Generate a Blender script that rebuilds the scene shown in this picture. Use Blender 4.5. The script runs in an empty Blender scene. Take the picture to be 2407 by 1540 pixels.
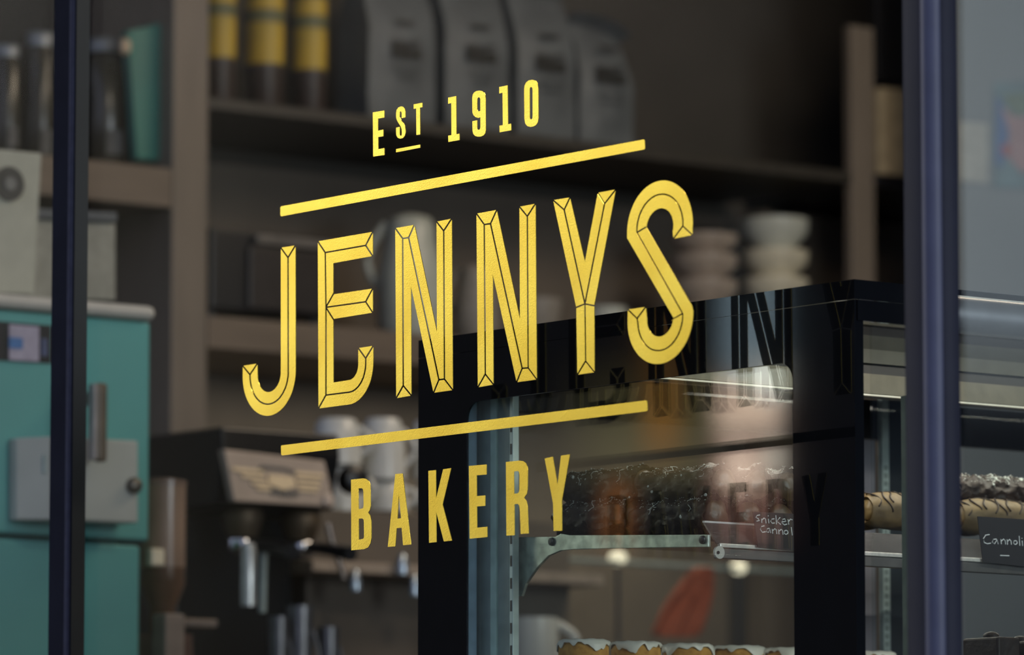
import bpy, bmesh, math, random
from mathutils import Vector, Matrix, noise
from mathutils.geometry import tessellate_polygon
sc = bpy.context.scene
random.seed(7)
# ------------------------------------------------------------------ camera
# local frame: X points into the shop (the window pane is the plane X=0), Y along the street front, away from the camera
FPX = 12300.0; HZ = 2150.0
PITCH = math.atan((HZ - 770) / FPX)
YAW = math.radians(38.3)
CAMZ = 0.75
_d = 6.0; _x = (1100 - 1203.5) / math.hypot(FPX, HZ - 770) * _d
CAM = Vector((-(math.cos(YAW) * _x + math.sin(YAW) * _d), -(-math.sin(YAW) * _x + math.cos(YAW) * _d), CAMZ))
FWD = Vector((math.sin(YAW) * math.cos(PITCH), math.cos(YAW) * math.cos(PITCH), math.sin(PITCH)))
RGT = Vector((math.cos(YAW), -math.sin(YAW), 0))
UPV = RGT.cross(FWD)
cd = bpy.data.cameras.new('camera'); cam = bpy.data.objects.new('camera', cd); sc.collection.objects.link(cam)
cam.matrix_world = Matrix((RGT, UPV, -FWD)).transposed().to_4x4(); cam.location = CAM
cd.sensor_width = 36; cd.lens = FPX / 2407 * 36
cd.dof.use_dof = True; cd.dof.focus_distance = 6.1; cd.dof.aperture_fstop = 4.9
cd.clip_start = 0.1; cd.clip_end = 200
sc.camera = cam
# ------------------------------------------------------------------ view, sky, sun
sc.view_settings.view_transform = 'Standard'; sc.view_settings.look = 'None'
sc.view_settings.exposure = 0.0; sc.view_settings.gamma = 1; sc.view_settings.use_curve_mapping = False
sc.cycles.transparent_max_bounces = 32; sc.cycles.max_bounces = 10
w = bpy.data.worlds.new('street_sky'); sc.world = w; w.use_nodes = True
nt = w.node_tree; nt.nodes.clear()
def N(t, **k):
    n = nt.nodes.new(t)
    for a, b in k.items(): setattr(n, a, b)
    return n
def M(op, a, b=None, c=None):
    n = N('ShaderNodeMath', operation=op)
    for i, v in enumerate((a, b, c)):
        if v is None: continue
        if isinstance(v, (int, float)): n.inputs[i].default_value = v
        else: nt.links.new(v, n.inputs[i])
    return n.outputs[0]
def band(v, lo, hi, soft):
    def ss(x, a, b):
        n = N('ShaderNodeMapRange', interpolation_type='SMOOTHSTEP'); nt.links.new(x, n.inputs[0])
        n.inputs[1].default_value = a; n.inputs[2].default_value = b; return n.outputs[0]
    return M('MULTIPLY', ss(v, lo - soft, lo + soft), M('SUBTRACT', 1, ss(v, hi - soft, hi + soft)))
def mixc(f, a, b):
    n = N('ShaderNodeMix', data_type='RGBA'); nt.links.new(f, n.inputs[0])
    for i, v in ((6, a), (7, b)):
        if isinstance(v, tuple): n.inputs[i].default_value = v + (1,)
        else: nt.links.new(v, n.inputs[i])
    return n.outputs[2]
tc = N('ShaderNodeTexCoord'); sx = N('ShaderNodeSeparateXYZ'); nt.links.new(tc.outputs['Generated'], sx.inputs[0])
az = M('MULTIPLY', M('ARCTAN2', M('MULTIPLY', sx.outputs[0], -1), sx.outputs[1]), 57.2958)
el = M('MULTIPLY', M('ARCSINE', sx.outputs[2]), 57.2958)
# overcast sky above the roofs, dark facades below them, one pale sunlit facade with a warm awning
col = mixc(band(el, 24, 95, 6), (0.035, 0.035, 0.04), (0.42, 0.47, 0.58))
def patch(a0, a1, e0, e1, sa, se, c):
    global col
    col = mixc(M('MULTIPLY', band(az, a0, a1, sa), band(el, e0, e1, se)), col, c)
patch(39.1, 40.7, 4.75, 6.0, .5, .3, (0.24, 0.20, 0.10))          # ochre patch added to tint the case glass olive
patch(39.75, 40.15, 5.0, 6.6, .15, .3, (0.60, 0.28, 0.07))       # orange awning
patch(39.3, 39.62, 4.0, 4.7, .1, .2, (0.55, 0.20, 0.07))          # red brick pier
patch(40.62, 41.24, 5.6, 7.7, .08, .6, (1.45, 1.95, 2.3))        # pale upper storey
patch(40.55, 41.24, 5.25, 5.85, .15, .18, (2.5, 1.75, 1.35))
patch(40.95, 41.24, 5.65, 6.1, .12, .10, (4.2, 4.2, 3.9))
patch(40.5, 41.24, 4.0, 5.2, .2, .15, (0.50, 0.24, 0.20))
patch(40.62, 41.02, 4.62, 5.12, .14, .14, (3.0, 2.1, 1.7))
patch(41.1, 41.24, 4.75, 5.15, .12, .1, (2.5, 2.2, 1.9))
patch(26, 35.6, 1.5, 15, 1.3, 1.5, (1.75, 1.65, 1.35))           # warm glow added to brighten the left letters
patch(29, 40.8, 9.0, 17, 1.6, 1.0, (3.3, 3.15, 2.9))              # strip of open sky
patch(42.7, 50, 5.9, 12, .25, .8, (1.15, 1.35, 1.55))
col = mixc(M('MULTIPLY', band(az, 62, 150, 8), band(el, -2, 40, 5)), col, (0.42, 0.47, 0.68))
bg = N('ShaderNodeBackground'); nt.links.new(col, bg.inputs[0]); bg.inputs[1].default_value = 1.0
wo = N('ShaderNodeOutputWorld'); nt.links.new(bg.outputs[0], wo.inputs[0])
def sun(name, az_, el_, ang, e, c):
    l = bpy.data.lights.new(name, 'SUN'); l.energy = e; l.angle = math.radians(ang); l.color = c
    o = bpy.data.objects.new(name, l); sc.collection.objects.link(o)
    a, b = math.radians(az_), math.radians(el_)
    d = Vector((-math.sin(a) * math.cos(b), math.cos(a) * math.cos(b), math.sin(b)))
    o.rotation_euler = d.to_track_quat('Z', 'Y').to_euler(); return o
sun('low_sun', 25, 18, 16, .55, (1.0, 0.97, 0.86))
def area(name, loc, tgt, sx_, sy_, e, c):
    l = bpy.data.lights.new(name, 'AREA'); l.shape = 'RECTANGLE'; l.size = sx_; l.size_y = sy_; l.energy = e; l.color = c
    o = bpy.data.objects.new(name, l); sc.collection.objects.link(o); o.location = loc
    o.rotation_euler = (Vector(loc) - Vector(tgt)).to_track_quat('Z', 'Y').to_euler(); return o
area('shop_fill', (1.35, -4.0, 1.85), (1.1, 2.4, 1.5), 1.6, 1.5, 62, (0.85, 0.93, 1.0))  # unseen area light added on the customer side to brighten the fronts
area('ceiling_fill', (2.3, 1.0, 2.9), (1.9, 1.9, 1.2), 1.0, 0.6, 18, (1.0, 0.8, 0.6))  # unseen warm light added overhead to light the interior
area('bar_fill', (1.0, -0.2, 2.85), (1.0, 1.9, 1.3), .5, .3, 6, (1.0, 0.86, 0.7))  # second unseen warm light, added to light the interior

area('under_shelf_fill', (2.2, 2.72, 1.66), (2.2, 2.86, .9), 1.2, .06, 2.8, (1.0, 0.86, 0.66))  # added to brighten the dark lower bay, no fixture modelled
area('case_lamp', (0.85, -0.055, 1.36), (0.85, -0.13, 0.9), 1.15, .012, 1.8, (1.0, 0.95, 0.84))
area('front_case_fill', (0.85, -0.425, 1.415), (0.85, -0.13, 1.2), 1.15, .012, 1.0, (1.0, 0.95, 0.84))  # extra light added to brighten the price rail and cards
area('lower_case_fill', (0.85, -0.10, 1.168), (0.85, -0.10, 0.9), 1.15, .012, 1.3, (1.0, 0.95, 0.84))  # extra light added to brighten the cakes below the opaque shelf
# ------------------------------------------------------------------ pixel rays onto real planes
def ray(px, py): return (FWD * FPX + RGT * (px - 1203.5) + UPV * (770 - py))
def onX(px, py, X): d = ray(px, py); return CAM + d * ((X - CAM.x) / d.x)
def onY(px, py, Y): d = ray(px, py); return CAM + d * ((Y - CAM.y) / d.y)
def onZ(px, py, Z): d = ray(px, py); return CAM + d * ((Z - CAM.z) / d.z)

# ------------------------------------------------------------------ materials
MATS = {}
def mat(name, c, rough=0.5, metal=0.0, var=0.12, scale=40.0, bump=0.0, spec=0.5, emit=None, es=0.0, coat=0.0, trans=0.0, c2=None, ior=1.5, sc3=None):
    if name in MATS: return MATS[name]
    m = bpy.data.materials.new(name); m.use_nodes = True; t = m.node_tree; b = t.nodes['Principled BSDF']
    co = t.nodes.new('ShaderNodeTexCoord'); mp = t.nodes.new('ShaderNodeMapping'); t.links.new(co.outputs['Object'], mp.inputs[0])
    if sc3: mp.inputs['Scale'].default_value = sc3
    nz = t.nodes.new('ShaderNodeTexNoise'); nz.inputs['Scale'].default_value = scale; nz.inputs['Detail'].default_value = 5
    t.links.new(mp.outputs[0], nz.inputs['Vector'])
    rp = t.nodes.new('ShaderNodeValToRGB'); t.links.new(nz.outputs['Fac'], rp.inputs[0])
    lo = c2 if c2 else tuple(v * (1 - var) for v in c); hi = c if c2 else tuple(min(1, v * (1 + var)) for v in c)
    rp.color_ramp.elements[0].position = .35; rp.color_ramp.elements[1].position = .65
    rp.color_ramp.elements[0].color = lo + (1,); rp.color_ramp.elements[1].color = hi + (1,)
    t.links.new(rp.outputs[0], b.inputs['Base Color'])
    b.inputs['Roughness'].default_value = rough; b.inputs['Metallic'].default_value = metal
    b.inputs['Specular IOR Level'].default_value = spec; b.inputs['Coat Weight'].default_value = coat
    b.inputs['Transmission Weight'].default_value = trans; b.inputs['IOR'].default_value = ior
    if emit: b.inputs['Emission Color'].default_value = emit + (1,); b.inputs['Emission Strength'].default_value = es
    if bump:
        bp = t.nodes.new('ShaderNodeBump'); bp.inputs['Strength'].default_value = bump; bp.inputs['Distance'].default_value = .002
        t.links.new(nz.outputs['Fac'], bp.inputs['Height']); t.links.new(bp.outputs[0], b.inputs['Normal'])
    MATS[name] = m; return m
def glass(name, tint, f0, gain=1.0, rough=0.0):
    m = bpy.data.materials.new(name); m.use_nodes = True; t = m.node_tree; t.nodes.clear()
    tr = t.nodes.new('ShaderNodeBsdfTransparent'); tr.inputs[0].default_value = tint + (1,)
    gl = t.nodes.new('ShaderNodeBsdfGlossy'); gl.inputs['Roughness'].default_value = rough; gl.inputs[0].default_value = (1, 1, 1, 1)
    ge = t.nodes.new('ShaderNodeNewGeometry'); dp = t.nodes.new('ShaderNodeVectorMath'); dp.operation = 'DOT_PRODUCT'
    t.links.new(ge.outputs['Incoming'], dp.inputs[0]); t.links.new(ge.outputs['Normal'], dp.inputs[1])
    def mm(op, a, b=None):
        n = t.nodes.new('ShaderNodeMath'); n.operation = op
        for i, v in enumerate((a, b)):
            if v is None: continue
            if isinstance(v, (int, float)): n.inputs[i].default_value = v
            else: t.links.new(v, n.inputs[i])
        return n.outputs[0]
    c = mm('ABSOLUTE', dp.outputs['Value']); p = mm('POWER', mm('SUBTRACT', 1, c), 5)
    f = mm('MULTIPLY', mm('ADD', mm('MULTIPLY', p, 1 - f0), f0), gain)
    mx = t.nodes.new('ShaderNodeMixShader'); t.links.new(f, mx.inputs[0]); t.links.new(tr.outputs[0], mx.inputs[1]); t.links.new(gl.outputs[0], mx.inputs[2])
    o = t.nodes.new('ShaderNodeOutputMaterial'); t.links.new(mx.outputs[0], o.inputs[0]); MATS[name] = m; return m
G_WIN = glass('coated_window_glass', (0.985, 0.99, 0.985), 0.004, .12)
G_DOOR = glass('plain_door_glass', (0.96, 0.98, 0.975), 0.03, 1.0)
G_CASE = glass('case_glass', (0.97, 0.985, 0.975), 0.065, 1.0)
# brushed gold leaf
def gold():
    m = bpy.data.materials.new('gold_leaf'); m.use_nodes = True; t = m.node_tree; b = t.nodes['Principled BSDF']
    co = t.nodes.new('ShaderNodeTexCoord')
    nz = t.nodes.new('ShaderNodeTexNoise'); nz.inputs['Scale'].default_value = 850; nz.inputs['Detail'].default_value = 2
    t.links.new(co.outputs['Object'], nz.inputs['Vector'])
    n2 = t.nodes.new('ShaderNodeTexNoise'); n2.inputs['Scale'].default_value = 9; t.links.new(co.outputs['Object'], n2.inputs['Vector'])
    rp = t.nodes.new('ShaderNodeValToRGB'); t.links.new(n2.outputs['Fac'], rp.inputs[0])
    rp.color_ramp.elements[0].position = .3; rp.color_ramp.elements[0].color = (0.78, 0.55, 0.055, 1)
    rp.color_ramp.elements[1].position = .7; rp.color_ramp.elements[1].color = (0.92, 0.70, 0.095, 1)
    t.links.new(rp.outputs[0], b.inputs['Base Color'])
    b.inputs['Metallic'].default_value = .85; b.inputs['Roughness'].default_value = .22
    bp = t.nodes.new('ShaderNodeBump'); bp.inputs['Strength'].default_value = .15; bp.inputs['Distance'].default_value = .0004
    t.links.new(nz.outputs['Fac'], bp.inputs['Height']); t.links.new(bp.outputs[0], b.inputs['Normal'])
    MATS['gold'] = m; return m
GOLD = gold()
NAVY = mat('navy_paint', (0.014, 0.016, 0.028), .9, 0, .08, 20, spec=.05)
POST = mat('navy_post_paint', (0.022, 0.024, 0.042), .6, 0, .06, 20, spec=.15)
NAVYL = mat('navy_bead', (0.042, 0.046, 0.078), .8, 0, .1, 60, spec=.08)  # lighter navy, puts the mullion's bluish highlight into the bead colour
BLACKF = mat('dark_rebate', (0.008, 0.009, 0.009), .5)
PRINT = mat('black_printed_glass', (0.004, 0.0045, 0.006), .03, 0, .1, 30, spec=.6)
ALU = mat('case_aluminium', (0.55, 0.68, 0.66), .36, .15, .18, 30, bump=.05)
ALUD = mat('case_aluminium_dark', (0.34, 0.42, 0.41), .4, .1, .15, 30)
STEEL = mat('scratched_steel', (0.55, 0.62, 0.56), .3, .75, .28, 60, bump=.15)
CHROME = mat('chrome', (0.75, 0.75, 0.78), .12, 1, .05)
BRASS = mat('dull_brass', (0.15, 0.11, 0.07), .5, .6, .1)
TEAL = mat('teal_enamel', (0.10, 0.36, 0.34), .4, 0, .04, 6)
TEALD = mat('dark_teal_board', (0.008, 0.15, 0.125), .5, 0, .1, 6)
CREAMT = mat('cream_enamel', (0.50, 0.48, 0.43), .4, 0, .04)
GREYW = mat('pale_grey_metal', (0.40, 0.42, 0.38), .45, 0, .05, 12)
WOODP = mat('beige_timber', (0.17, 0.14, 0.11), .6, 0, .08, 8, sc3=(4, 4, .6))
WOODS = mat('brown_shelf_board', (0.15, 0.115, 0.085), .6, 0, .12, 8, sc3=(.6, 4, 4))
WOODB = mat('brown_back_panel', (0.14, 0.115, 0.09), .7, 0, .12, 6)
DARKW = mat('dark_back_wall', (0.055, 0.050, 0.042), .8, 0, .15, 4)
BLACKP = mat('black_plastic', (0.010, 0.0105, 0.013), .35, 0, .1)
BLACKM = mat('satin_black_metal', (0.009, 0.009, 0.010), .3, .2, .1)
TAUPE = mat('taupe_metal_panel', (0.40, 0.33, 0.28), .4, .1, .06, 20)
PALEG = mat('pale_gold_inlay', (0.85, 0.70, 0.48), .35, .4, .05)
WHITEC = mat('white_china', (0.62, 0.62, 0.58), .25, 0, .03)
GREYC = mat('greyish_china', (0.48, 0.50, 0.44), .3, 0, .05)
PAPER = mat('off_white_paper', (0.40, 0.40, 0.33), .8, 0, .05)
CARD = mat('blackboard_card', (0.014, 0.013, 0.017), .7, 0, .1)
CHALK = mat('chalk_ink', (0.80, 0.84, 0.86), .8, 0, .1, 300)
CHOC = mat('dark_chocolate', (0.024, 0.014, 0.009), .5, 0, .25, 70, bump=.8, spec=.3)
SHELL = mat('fried_pastry', (0.17, 0.115, 0.048), .6, 0, .2, 60, bump=.4, c2=(0.10, 0.065, 0.026))
CUSTARD = mat('custard_filling', (0.20, 0.14, 0.06), .4, 0, .2, 60, bump=.3)
CUSTD = mat('brown_filling', (0.07, 0.045, 0.022), .35, 0, .25, 90, bump=.5)
COCO = mat('coconut', (0.62, 0.66, 0.62), .7, 0, .1)
CAKE = mat('sponge_cake', (0.62, 0.33, 0.06), .8, 0, .15, 120, bump=.6, c2=(0.42, 0.20, 0.03))
ICING = mat('white_icing', (0.72, 0.72, 0.64), .35, 0, .04, 40, bump=.1)
LIDG = mat('grey_lid', (0.26, 0.28, 0.30), .35, .3, .05)
JARC = mat('dark_jar', (0.040, 0.036, 0.026), .2, 0, .2, 20)
YELL = mat('yellow_label', (0.50, 0.34, 0.02), .5, 0, .1, 12, c2=(0.36, 0.27, 0.03))
BOTT = mat('dark_syrup_bottle', (0.030, 0.018, 0.012), .45, 0, .2)
BAGG = mat('grey_paper_bag', (0.105, 0.118, 0.125), .6, 0, .15, 14, bump=.3)
INK = mat('black_ink', (0.012, 0.013, 0.012), .6)
HOPP = mat('smoky_brown_plastic', (0.26, 0.18, 0.13), .2, 0, .15, 10)
REDC = mat('red_cloth', (0.32, 0.075, 0.03), .8, 0, .15, 20, bump=.4)
WALLG = mat('grey_plaster', (0.17, 0.20, 0.22), .8, 0, .06, 3)
FLOORM = mat('grey_floor', (0.10, 0.10, 0.10), .5, 0, .15, 6)
LED = mat('led_strip', (0.9, 0.9, 0.8), .5, emit=(1.0, 0.93, 0.72), es=.45)
GLINT = mat('glint_glow', (0.9, 0.8, 0.6), .5, emit=(1.0, 0.88, 0.66), es=1.0)

# ------------------------------------------------------------------ mesh builders
class MB:
    def __init__(s): s.bm = bmesh.new()
    def box(s, x0, x1, y0, y1, z0, z1):
        x0, x1 = sorted((x0, x1)); y0, y1 = sorted((y0, y1)); z0, z1 = sorted((z0, z1))
        v = [s.bm.verts.new((x, y, z)) for x in (x0, x1) for y in (y0, y1) for z in (z0, z1)]
        for f in ((0, 1, 3, 2), (4, 6, 7, 5), (0, 4, 5, 1), (2, 3, 7, 6), (0, 2, 6, 4), (1, 5, 7, 3)): s.bm.faces.new([v[i] for i in f])
        return s
    def hexa(s, a, b):          # a, b: two quads (lists of 4 points) joined by sides
        va = [s.bm.verts.new(p) for p in a]; vb = [s.bm.verts.new(p) for p in b]; n = len(a)
        s.bm.faces.new(va[::-1]); s.bm.faces.new(vb)
        for i in range(n): s.bm.faces.new((va[i], va[(i + 1) % n], vb[(i + 1) % n], vb[i]))
        return s
    def solid(s, loops, off):   # planar loops of 3-D points (first outer, others holes), thickened by vector off
        off = Vector(off); pts = [p for l in loops for p in l]
        tri = tessellate_polygon([[Vector(p) for p in l] for l in loops])
        va = [s.bm.verts.new(Vector(p)) for p in pts]; vb = [s.bm.verts.new(Vector(p) + off) for p in pts]
        for t in tri:
            for vs in ([va[i] for i in t], [vb[i] for i in t][::-1]):
                try: s.bm.faces.new(vs)
                except ValueError: pass
        k = 0
        for l in loops:
            n = len(l)
            for i in range(n):
                a, b = k + i, k + (i + 1) % n
                try: s.bm.faces.new((va[a], va[b], vb[b], vb[a]))
                except ValueError: pass
            k += n
        return s
    def lathe(s, prof, c, axis=(0, 0, 1), seg=28, cap=True, fn=None):
        ax = Vector(axis).normalized(); q = Vector((0, 0, 1)).rotation_difference(ax); c = Vector(c); rings = []
        for j, (r, z) in enumerate(prof):
            ring = []
            for i in range(seg):
                a = 2 * math.pi * i / seg
                rr = r * (fn(a, j) if fn else 1)
                ring.append(s.bm.verts.new(c + q @ Vector((rr * math.cos(a), rr * math.sin(a), z))))
            rings.append(ring)
        for a, b in zip(rings, rings[1:]):
            for i in range(seg): s.bm.faces.new((a[i], a[(i + 1) % seg], b[(i + 1) % seg], b[i]))
        if cap:
            s.bm.faces.new(rings[0][::-1]); s.bm.faces.new(rings[-1])
        return s
    def tube(s, pts, r, seg=8, flat=None):
        pts = [Vector(p) for p in pts]; rings = []
        rs = r if isinstance(r, (list, tuple)) else [r] * len(pts)
        for i, p in enumerate(pts):
            t = (pts[min(i + 1, len(pts) - 1)] - pts[max(i - 1, 0)]).normalized()
            a = t.cross(Vector((0, 0, 1)));
            if a.length < .05: a = t.cross(Vector((1, 0, 0)))
            a.normalize(); b = t.cross(a)
            rings.append([s.bm.verts.new(p + (a * math.cos(2 * math.pi * k / seg) + b * math.sin(2 * math.pi * k / seg)) * rs[i]) for k in range(seg)])
        for a, b in zip(rings, rings[1:]):
            for i in range(seg): s.bm.faces.new((a[i], a[(i + 1) % seg], b[(i + 1) % seg], b[i]))
        s.bm.faces.new(rings[0][::-1]); s.bm.faces.new(rings[-1]); return s
    def sphere(s, c, r, sc_=(1, 1, 1), u=16, v=10):
        m = Matrix.Translation(Vector(c)) @ Matrix.Diagonal((r * sc_[0], r * sc_[1], r * sc_[2], 1))
        bmesh.ops.create_uvsphere(s.bm, u_segments=u, v_segments=v, radius=1, matrix=m); return s
    def build(s, name, m, parent=None, bevel=0.0, smooth=False, label=None, cat=None, group=None, kind=None, stuff=False):
        bmesh.ops.recalc_face_normals(s.bm, faces=s.bm.faces)
        me = bpy.data.meshes.new(name); s.bm.to_mesh(me); s.bm.free(); me.materials.append(m)
        if smooth:
            for p in me.polygons: p.use_smooth = True
            try: me.set_sharp_from_angle(angle=math.radians(50))
            except Exception: pass
        # object origin at the middle of its bounds
        if len(me.vertices):
            lo = Vector([min(v.co[i] for v in me.vertices) for i in range(3)]); hi = Vector([max(v.co[i] for v in me.vertices) for i in range(3)])
            c = (lo + hi) / 2; me.transform(Matrix.Translation(-c))
        else: c = Vector()
        o = bpy.data.objects.new(name, me); sc.collection.objects.link(o)
        if parent is not None:
            o.parent = parent; pw = WORLD.get(parent.name, Vector()); o.location = c - pw
        else: o.location = c
        WORLD[o.name] = c
        if bevel:
            b = o.modifiers.new('bevel', 'BEVEL'); b.width = bevel; b.segments = 3; b.limit_method = 'ANGLE'
        tag(o, label, cat, group, kind)
        if stuff: o['kind'] = 'stuff'
        return o
WORLD = {}
def tag(o, label=None, cat=None, group=None, kind=None):
    if label: o['label'] = label
    if cat: o['category'] = cat
    if group: o['group'] = group
    if kind: o['kind'] = kind
    return o
def thing(name, label, cat, loc, group=None):
    o = bpy.data.objects.new(name, None); sc.collection.objects.link(o); o.location = loc; WORLD[o.name] = Vector(loc)
    o.empty_display_size = .05
    return tag(o, label, cat, group)
def copy_tree(o, dloc, label=None, rotz=None):
    r = o.copy(); sc.collection.objects.link(r); r.location = Vector(o.location) + Vector(dloc)
    if label: r['label'] = label
    if rotz is not None: r.rotation_euler.z = rotz
    for ch in list(o.children):
        c = ch.copy(); sc.collection.objects.link(c); c.parent = r
        for g in ch.children:
            d = g.copy(); sc.collection.objects.link(d); d.parent = c
    return r

# ================================================================== ROOM SHELL
YB = 3.05          # back wall
YSH = 2.66         # front edge of the shelving
MB().box(-3, 6, -9, 6, -.1, 0).build('floor', FLOORM, kind='structure')
MB().box(.0, 6, -6, 3.3, 3.0, 3.1).build('ceiling', DARKW, kind='structure')
MB().box(0, 6, YB, YB + .12, 0, 3.0).build('wall_back', DARKW, kind='structure')
MB().box(5.0, 5.12, -6, 3.05, 0, 3.0).build('wall_right', WALLG, kind='structure')
MB().box(-.06, .06, -6, 3.3, 0, .45).build('wall_front', DARKW, kind='structure')
# ================================================================== WINDOW
def bar(name, pts, z0, z1, m, **k):
    return MB().hexa([(x, y, z0) for x, y in pts], [(x, y, z1) for x, y in pts]).build(name, m, **k)
yl0 = onX(119, 770, -.012).y; yl1 = onX(171, 770, -.012).y          # far mullion, outer face
yr0 = onX(2128, 770, -.02).y; yr1 = onX(2252, 770, -.02).y        # near mullion
yb0 = onX(156, 770, -.015).y
f1 = thing('trim_1', None, None, (0, (yl0 + yl1) / 2, .45)); f1['kind'] = 'structure'
bar('frame_profile', [(-.012, yl1), (-.012, yl0), (.0095, yl0), (.0095, yl1)], .45, 3.0, NAVY, parent=f1, bevel=.002)
bar('glazing_bead', [(-.0155, yl1 + .001), (-.0155, yb0), (-.0115, yb0), (-.0115, yl1 + .001)], .45, 3.0, NAVYL, parent=f1, bevel=.0015)
bar('rebate', [(-.0108, yl1 - .0006), (-.0108, yl1 - .0001), (.0094, yl1 - .0001), (.0094, yl1 - .0006)], .45, 3.0, BLACKF, parent=f1)
f2 = thing('trim_2', None, None, (0, (yr0 + yr1) / 2, .45)); f2['kind'] = 'structure'
rw = .031; yc = onX(2191, 770, -.003).y
prof = []
for i in range(24):       # rounded post
    a = 2 * math.pi * i / 24; ca, sa = math.cos(a), math.sin(a)
    prof.append((-.003 + .021 * math.copysign(abs(ca) ** .75, ca), yc + rw * 1.0 * math.copysign(abs(sa) ** .75, sa)))
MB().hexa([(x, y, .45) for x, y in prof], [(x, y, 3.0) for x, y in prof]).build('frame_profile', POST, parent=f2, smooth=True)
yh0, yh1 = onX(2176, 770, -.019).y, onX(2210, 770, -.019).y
MB().tube([(-.0185, (yh0 + yh1) / 2, .46), (-.0185, (yh0 + yh1) / 2, 2.99)], (yh0 - yh1) / 2, 20).build('post_highlight', mat('post_highlight_paint', (0.085, 0.092, 0.155), .5, 0, .06, 20, spec=.3), parent=f2, smooth=True)  # lighter strip, the post's vertical highlight put into colour and shape
MB().box(.0, .008, yr0 - .01, yl1 + .005, .45, 3.0).build('window_1', G_WIN, kind='structure')
MB().box(.0, .008, yl0 - .005, 3.0, .45, 3.0).build('window_2', G_WIN, kind='structure')
yd = onX(2262, 770, -.052).y
MB().box(-.052, -.046, yd - 1.4, yd, .45, 3.0).build('window_3', G_DOOR, kind='structure')

# ================================================================== GOLD LETTERING (on the outside face of the pane)
LX = -.0012
def G(p): v = onX(p[0], p[1], LX); return v
def inset(poly, inner, g):
    n = len(poly); area_ = sum(poly[i][0] * poly[(i + 1) % n][1] - poly[(i + 1) % n][0] * poly[i][1] for i in range(n))
    s = 1 if area_ > 0 else -1; out = []
    def ln(i):
        a, b = Vector(poly[i]), Vector(poly[(i + 1) % n]); d = (b - a).normalized(); nn = Vector((-d.y, d.x)) * s
        o = g if inner[i] else 0
        return a + nn * o, d, nn * o
    for i in range(n):
        p0, d0, n0 = ln(i - 1); p1, d1, n1 = ln(i); cr = d0.x * d1.y - d0.y * d1.x
        if abs(cr) < .12:
            out.append(tuple(Vector(poly[i]) + (n0 if n0.length > n1.length else n1))); continue
        w_ = p1 - p0; t = (w_.x * d1.y - w_.y * d1.x) / cr; q = p0 + d0 * t
        if (q - Vector(poly[i])).length > 5 * g: q = Vector(poly[i]) + (q - Vector(poly[i])).normalized() * 5 * g
        out.append(tuple(q))
    return out
def backed(o):     # the side glued to the pane is black
    o.data.materials.append(INK); xm = max(v.co.x for v in o.data.vertices)
    for p in o.data.polygons:
        if all(o.data.vertices[i].co.x > xm - 1e-5 for i in p.vertices): p.material_index = 1
    return o
def facet_letter(facets, name, label, g=1.75):
    key = lambda p: (round(p[0], 2), round(p[1], 2))
    edges = {}
    for f in facets:
        for i in range(len(f)):
            e = frozenset((key(f[i]), key(f[(i + 1) % len(f)]))); edges[e] = edges.get(e, 0) + 1
    mb = MB()
    for f in facets:
        inner = [edges[frozenset((key(f[i]), key(f[(i + 1) % len(f)])))] > 1 for i in range(len(f))]
        mb.solid([[G(p) for p in inset(f, inner, g)]], (.0008, 0, 0))
    return backed(mb.build(name, GOLD, label=label, cat='letter', group='gold lettering on the window'))
def flat_letter(loops, name, label, Z, cat='letter'):
    return backed(MB().solid([[G(Z(*p)) for p in l] for l in loops], (.0008, 0, 0)).build(name, GOLD, label=label, cat=cat, group='gold lettering on the window'))
def arc(C, a, B, t0, t1, n=22):
    return [(C[0] + a[0] * math.cos(math.radians(t0 + (t1 - t0) * i / n)), C[1] + a[1] * math.cos(math.radians(t0 + (t1 - t0) * i / n)) + B * math.sin(math.radians(t0 + (t1 - t0) * i / n))) for i in range(n + 1)]
def ZM(ox, oy, s): return lambda x, y: (ox + x / s, oy + y / s)
Z1 = ZM(550, 520, 3.2083); Z2 = ZM(900, 460, 3.0795); Z3 = ZM(1280, 410, 3.1432)
Z4 = ZM(850, 160, 5.3489); Z5 = ZM(800, 1050, 4.2228)
def zz(Z, l): return [Z(*p) for p in l]
# J
C = (632.7, 878); ou = arc(C, (62.2, -8), 99.3, 0, 180, 36); ri = arc(C, (45, -5.8), 72, 0, 180, 36); inn = arc(C, (27.3, -3.6), 43.6, 0, 180, 36)
TL, TR, ap = (660, 582.3), (694.3, 577), (676.9, 605.7); L0, L1, al = (570.5, 860), (604.8, 854.6), (587.5, 881)
ri = [(677.3, 872.2)] + ri[1:-1] + [(587.5, 883.5)]
facet_letter([[TR] + ou + [L0, al] + ri[::-1] + [ap], [TL, ap] + ri + [al, L1] + inn[::-1], [TL, TR, ap], [L0, L1, al]], 'gold_letter_j',
    'large faceted gold letter J with hooked foot, beginning the big middle word')
# E
C = (868, 1086); io = arc(C, (69, -9), 112, 0, 90, 14); rr = arc(C, (125, -16), 204, 0, 90, 14); oo = arc(C, (182, -24), 297, 0, 90, 14)
E = [[(632, 152), (688, 237), (693, 650), (693, 1312), (637, 1413)],
     [(632, 152), (1046, 80), (993, 183), (688, 237)], [(1046, 80), (1046, 263), (993, 183)],
     [(688, 237), (993, 183), (1046, 263), (748, 317), (748, 552), (693, 650)],
     [(693, 650), (748, 552), (1046, 508), (993, 608)], [(1046, 508), (1046, 690), (993, 608)],
     [(693, 650), (993, 608), (1046, 690), (748, 738)],
     [(693, 650), (748, 738), (750, 1217)] + io[::-1] + [(937, 957), (993, 1035)] + rr + [(693, 1312)],
     [(693, 1312)] + rr[::-1] + [(993, 1035), (1050, 940)] + oo + [(637, 1413)],
     [(937, 957), (1050, 940), (993, 1035)]]
facet_letter([zz(Z1, f) for f in E], 'gold_letter_e', 'large faceted gold letter E with curled lower arm, in the big middle word')
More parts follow.
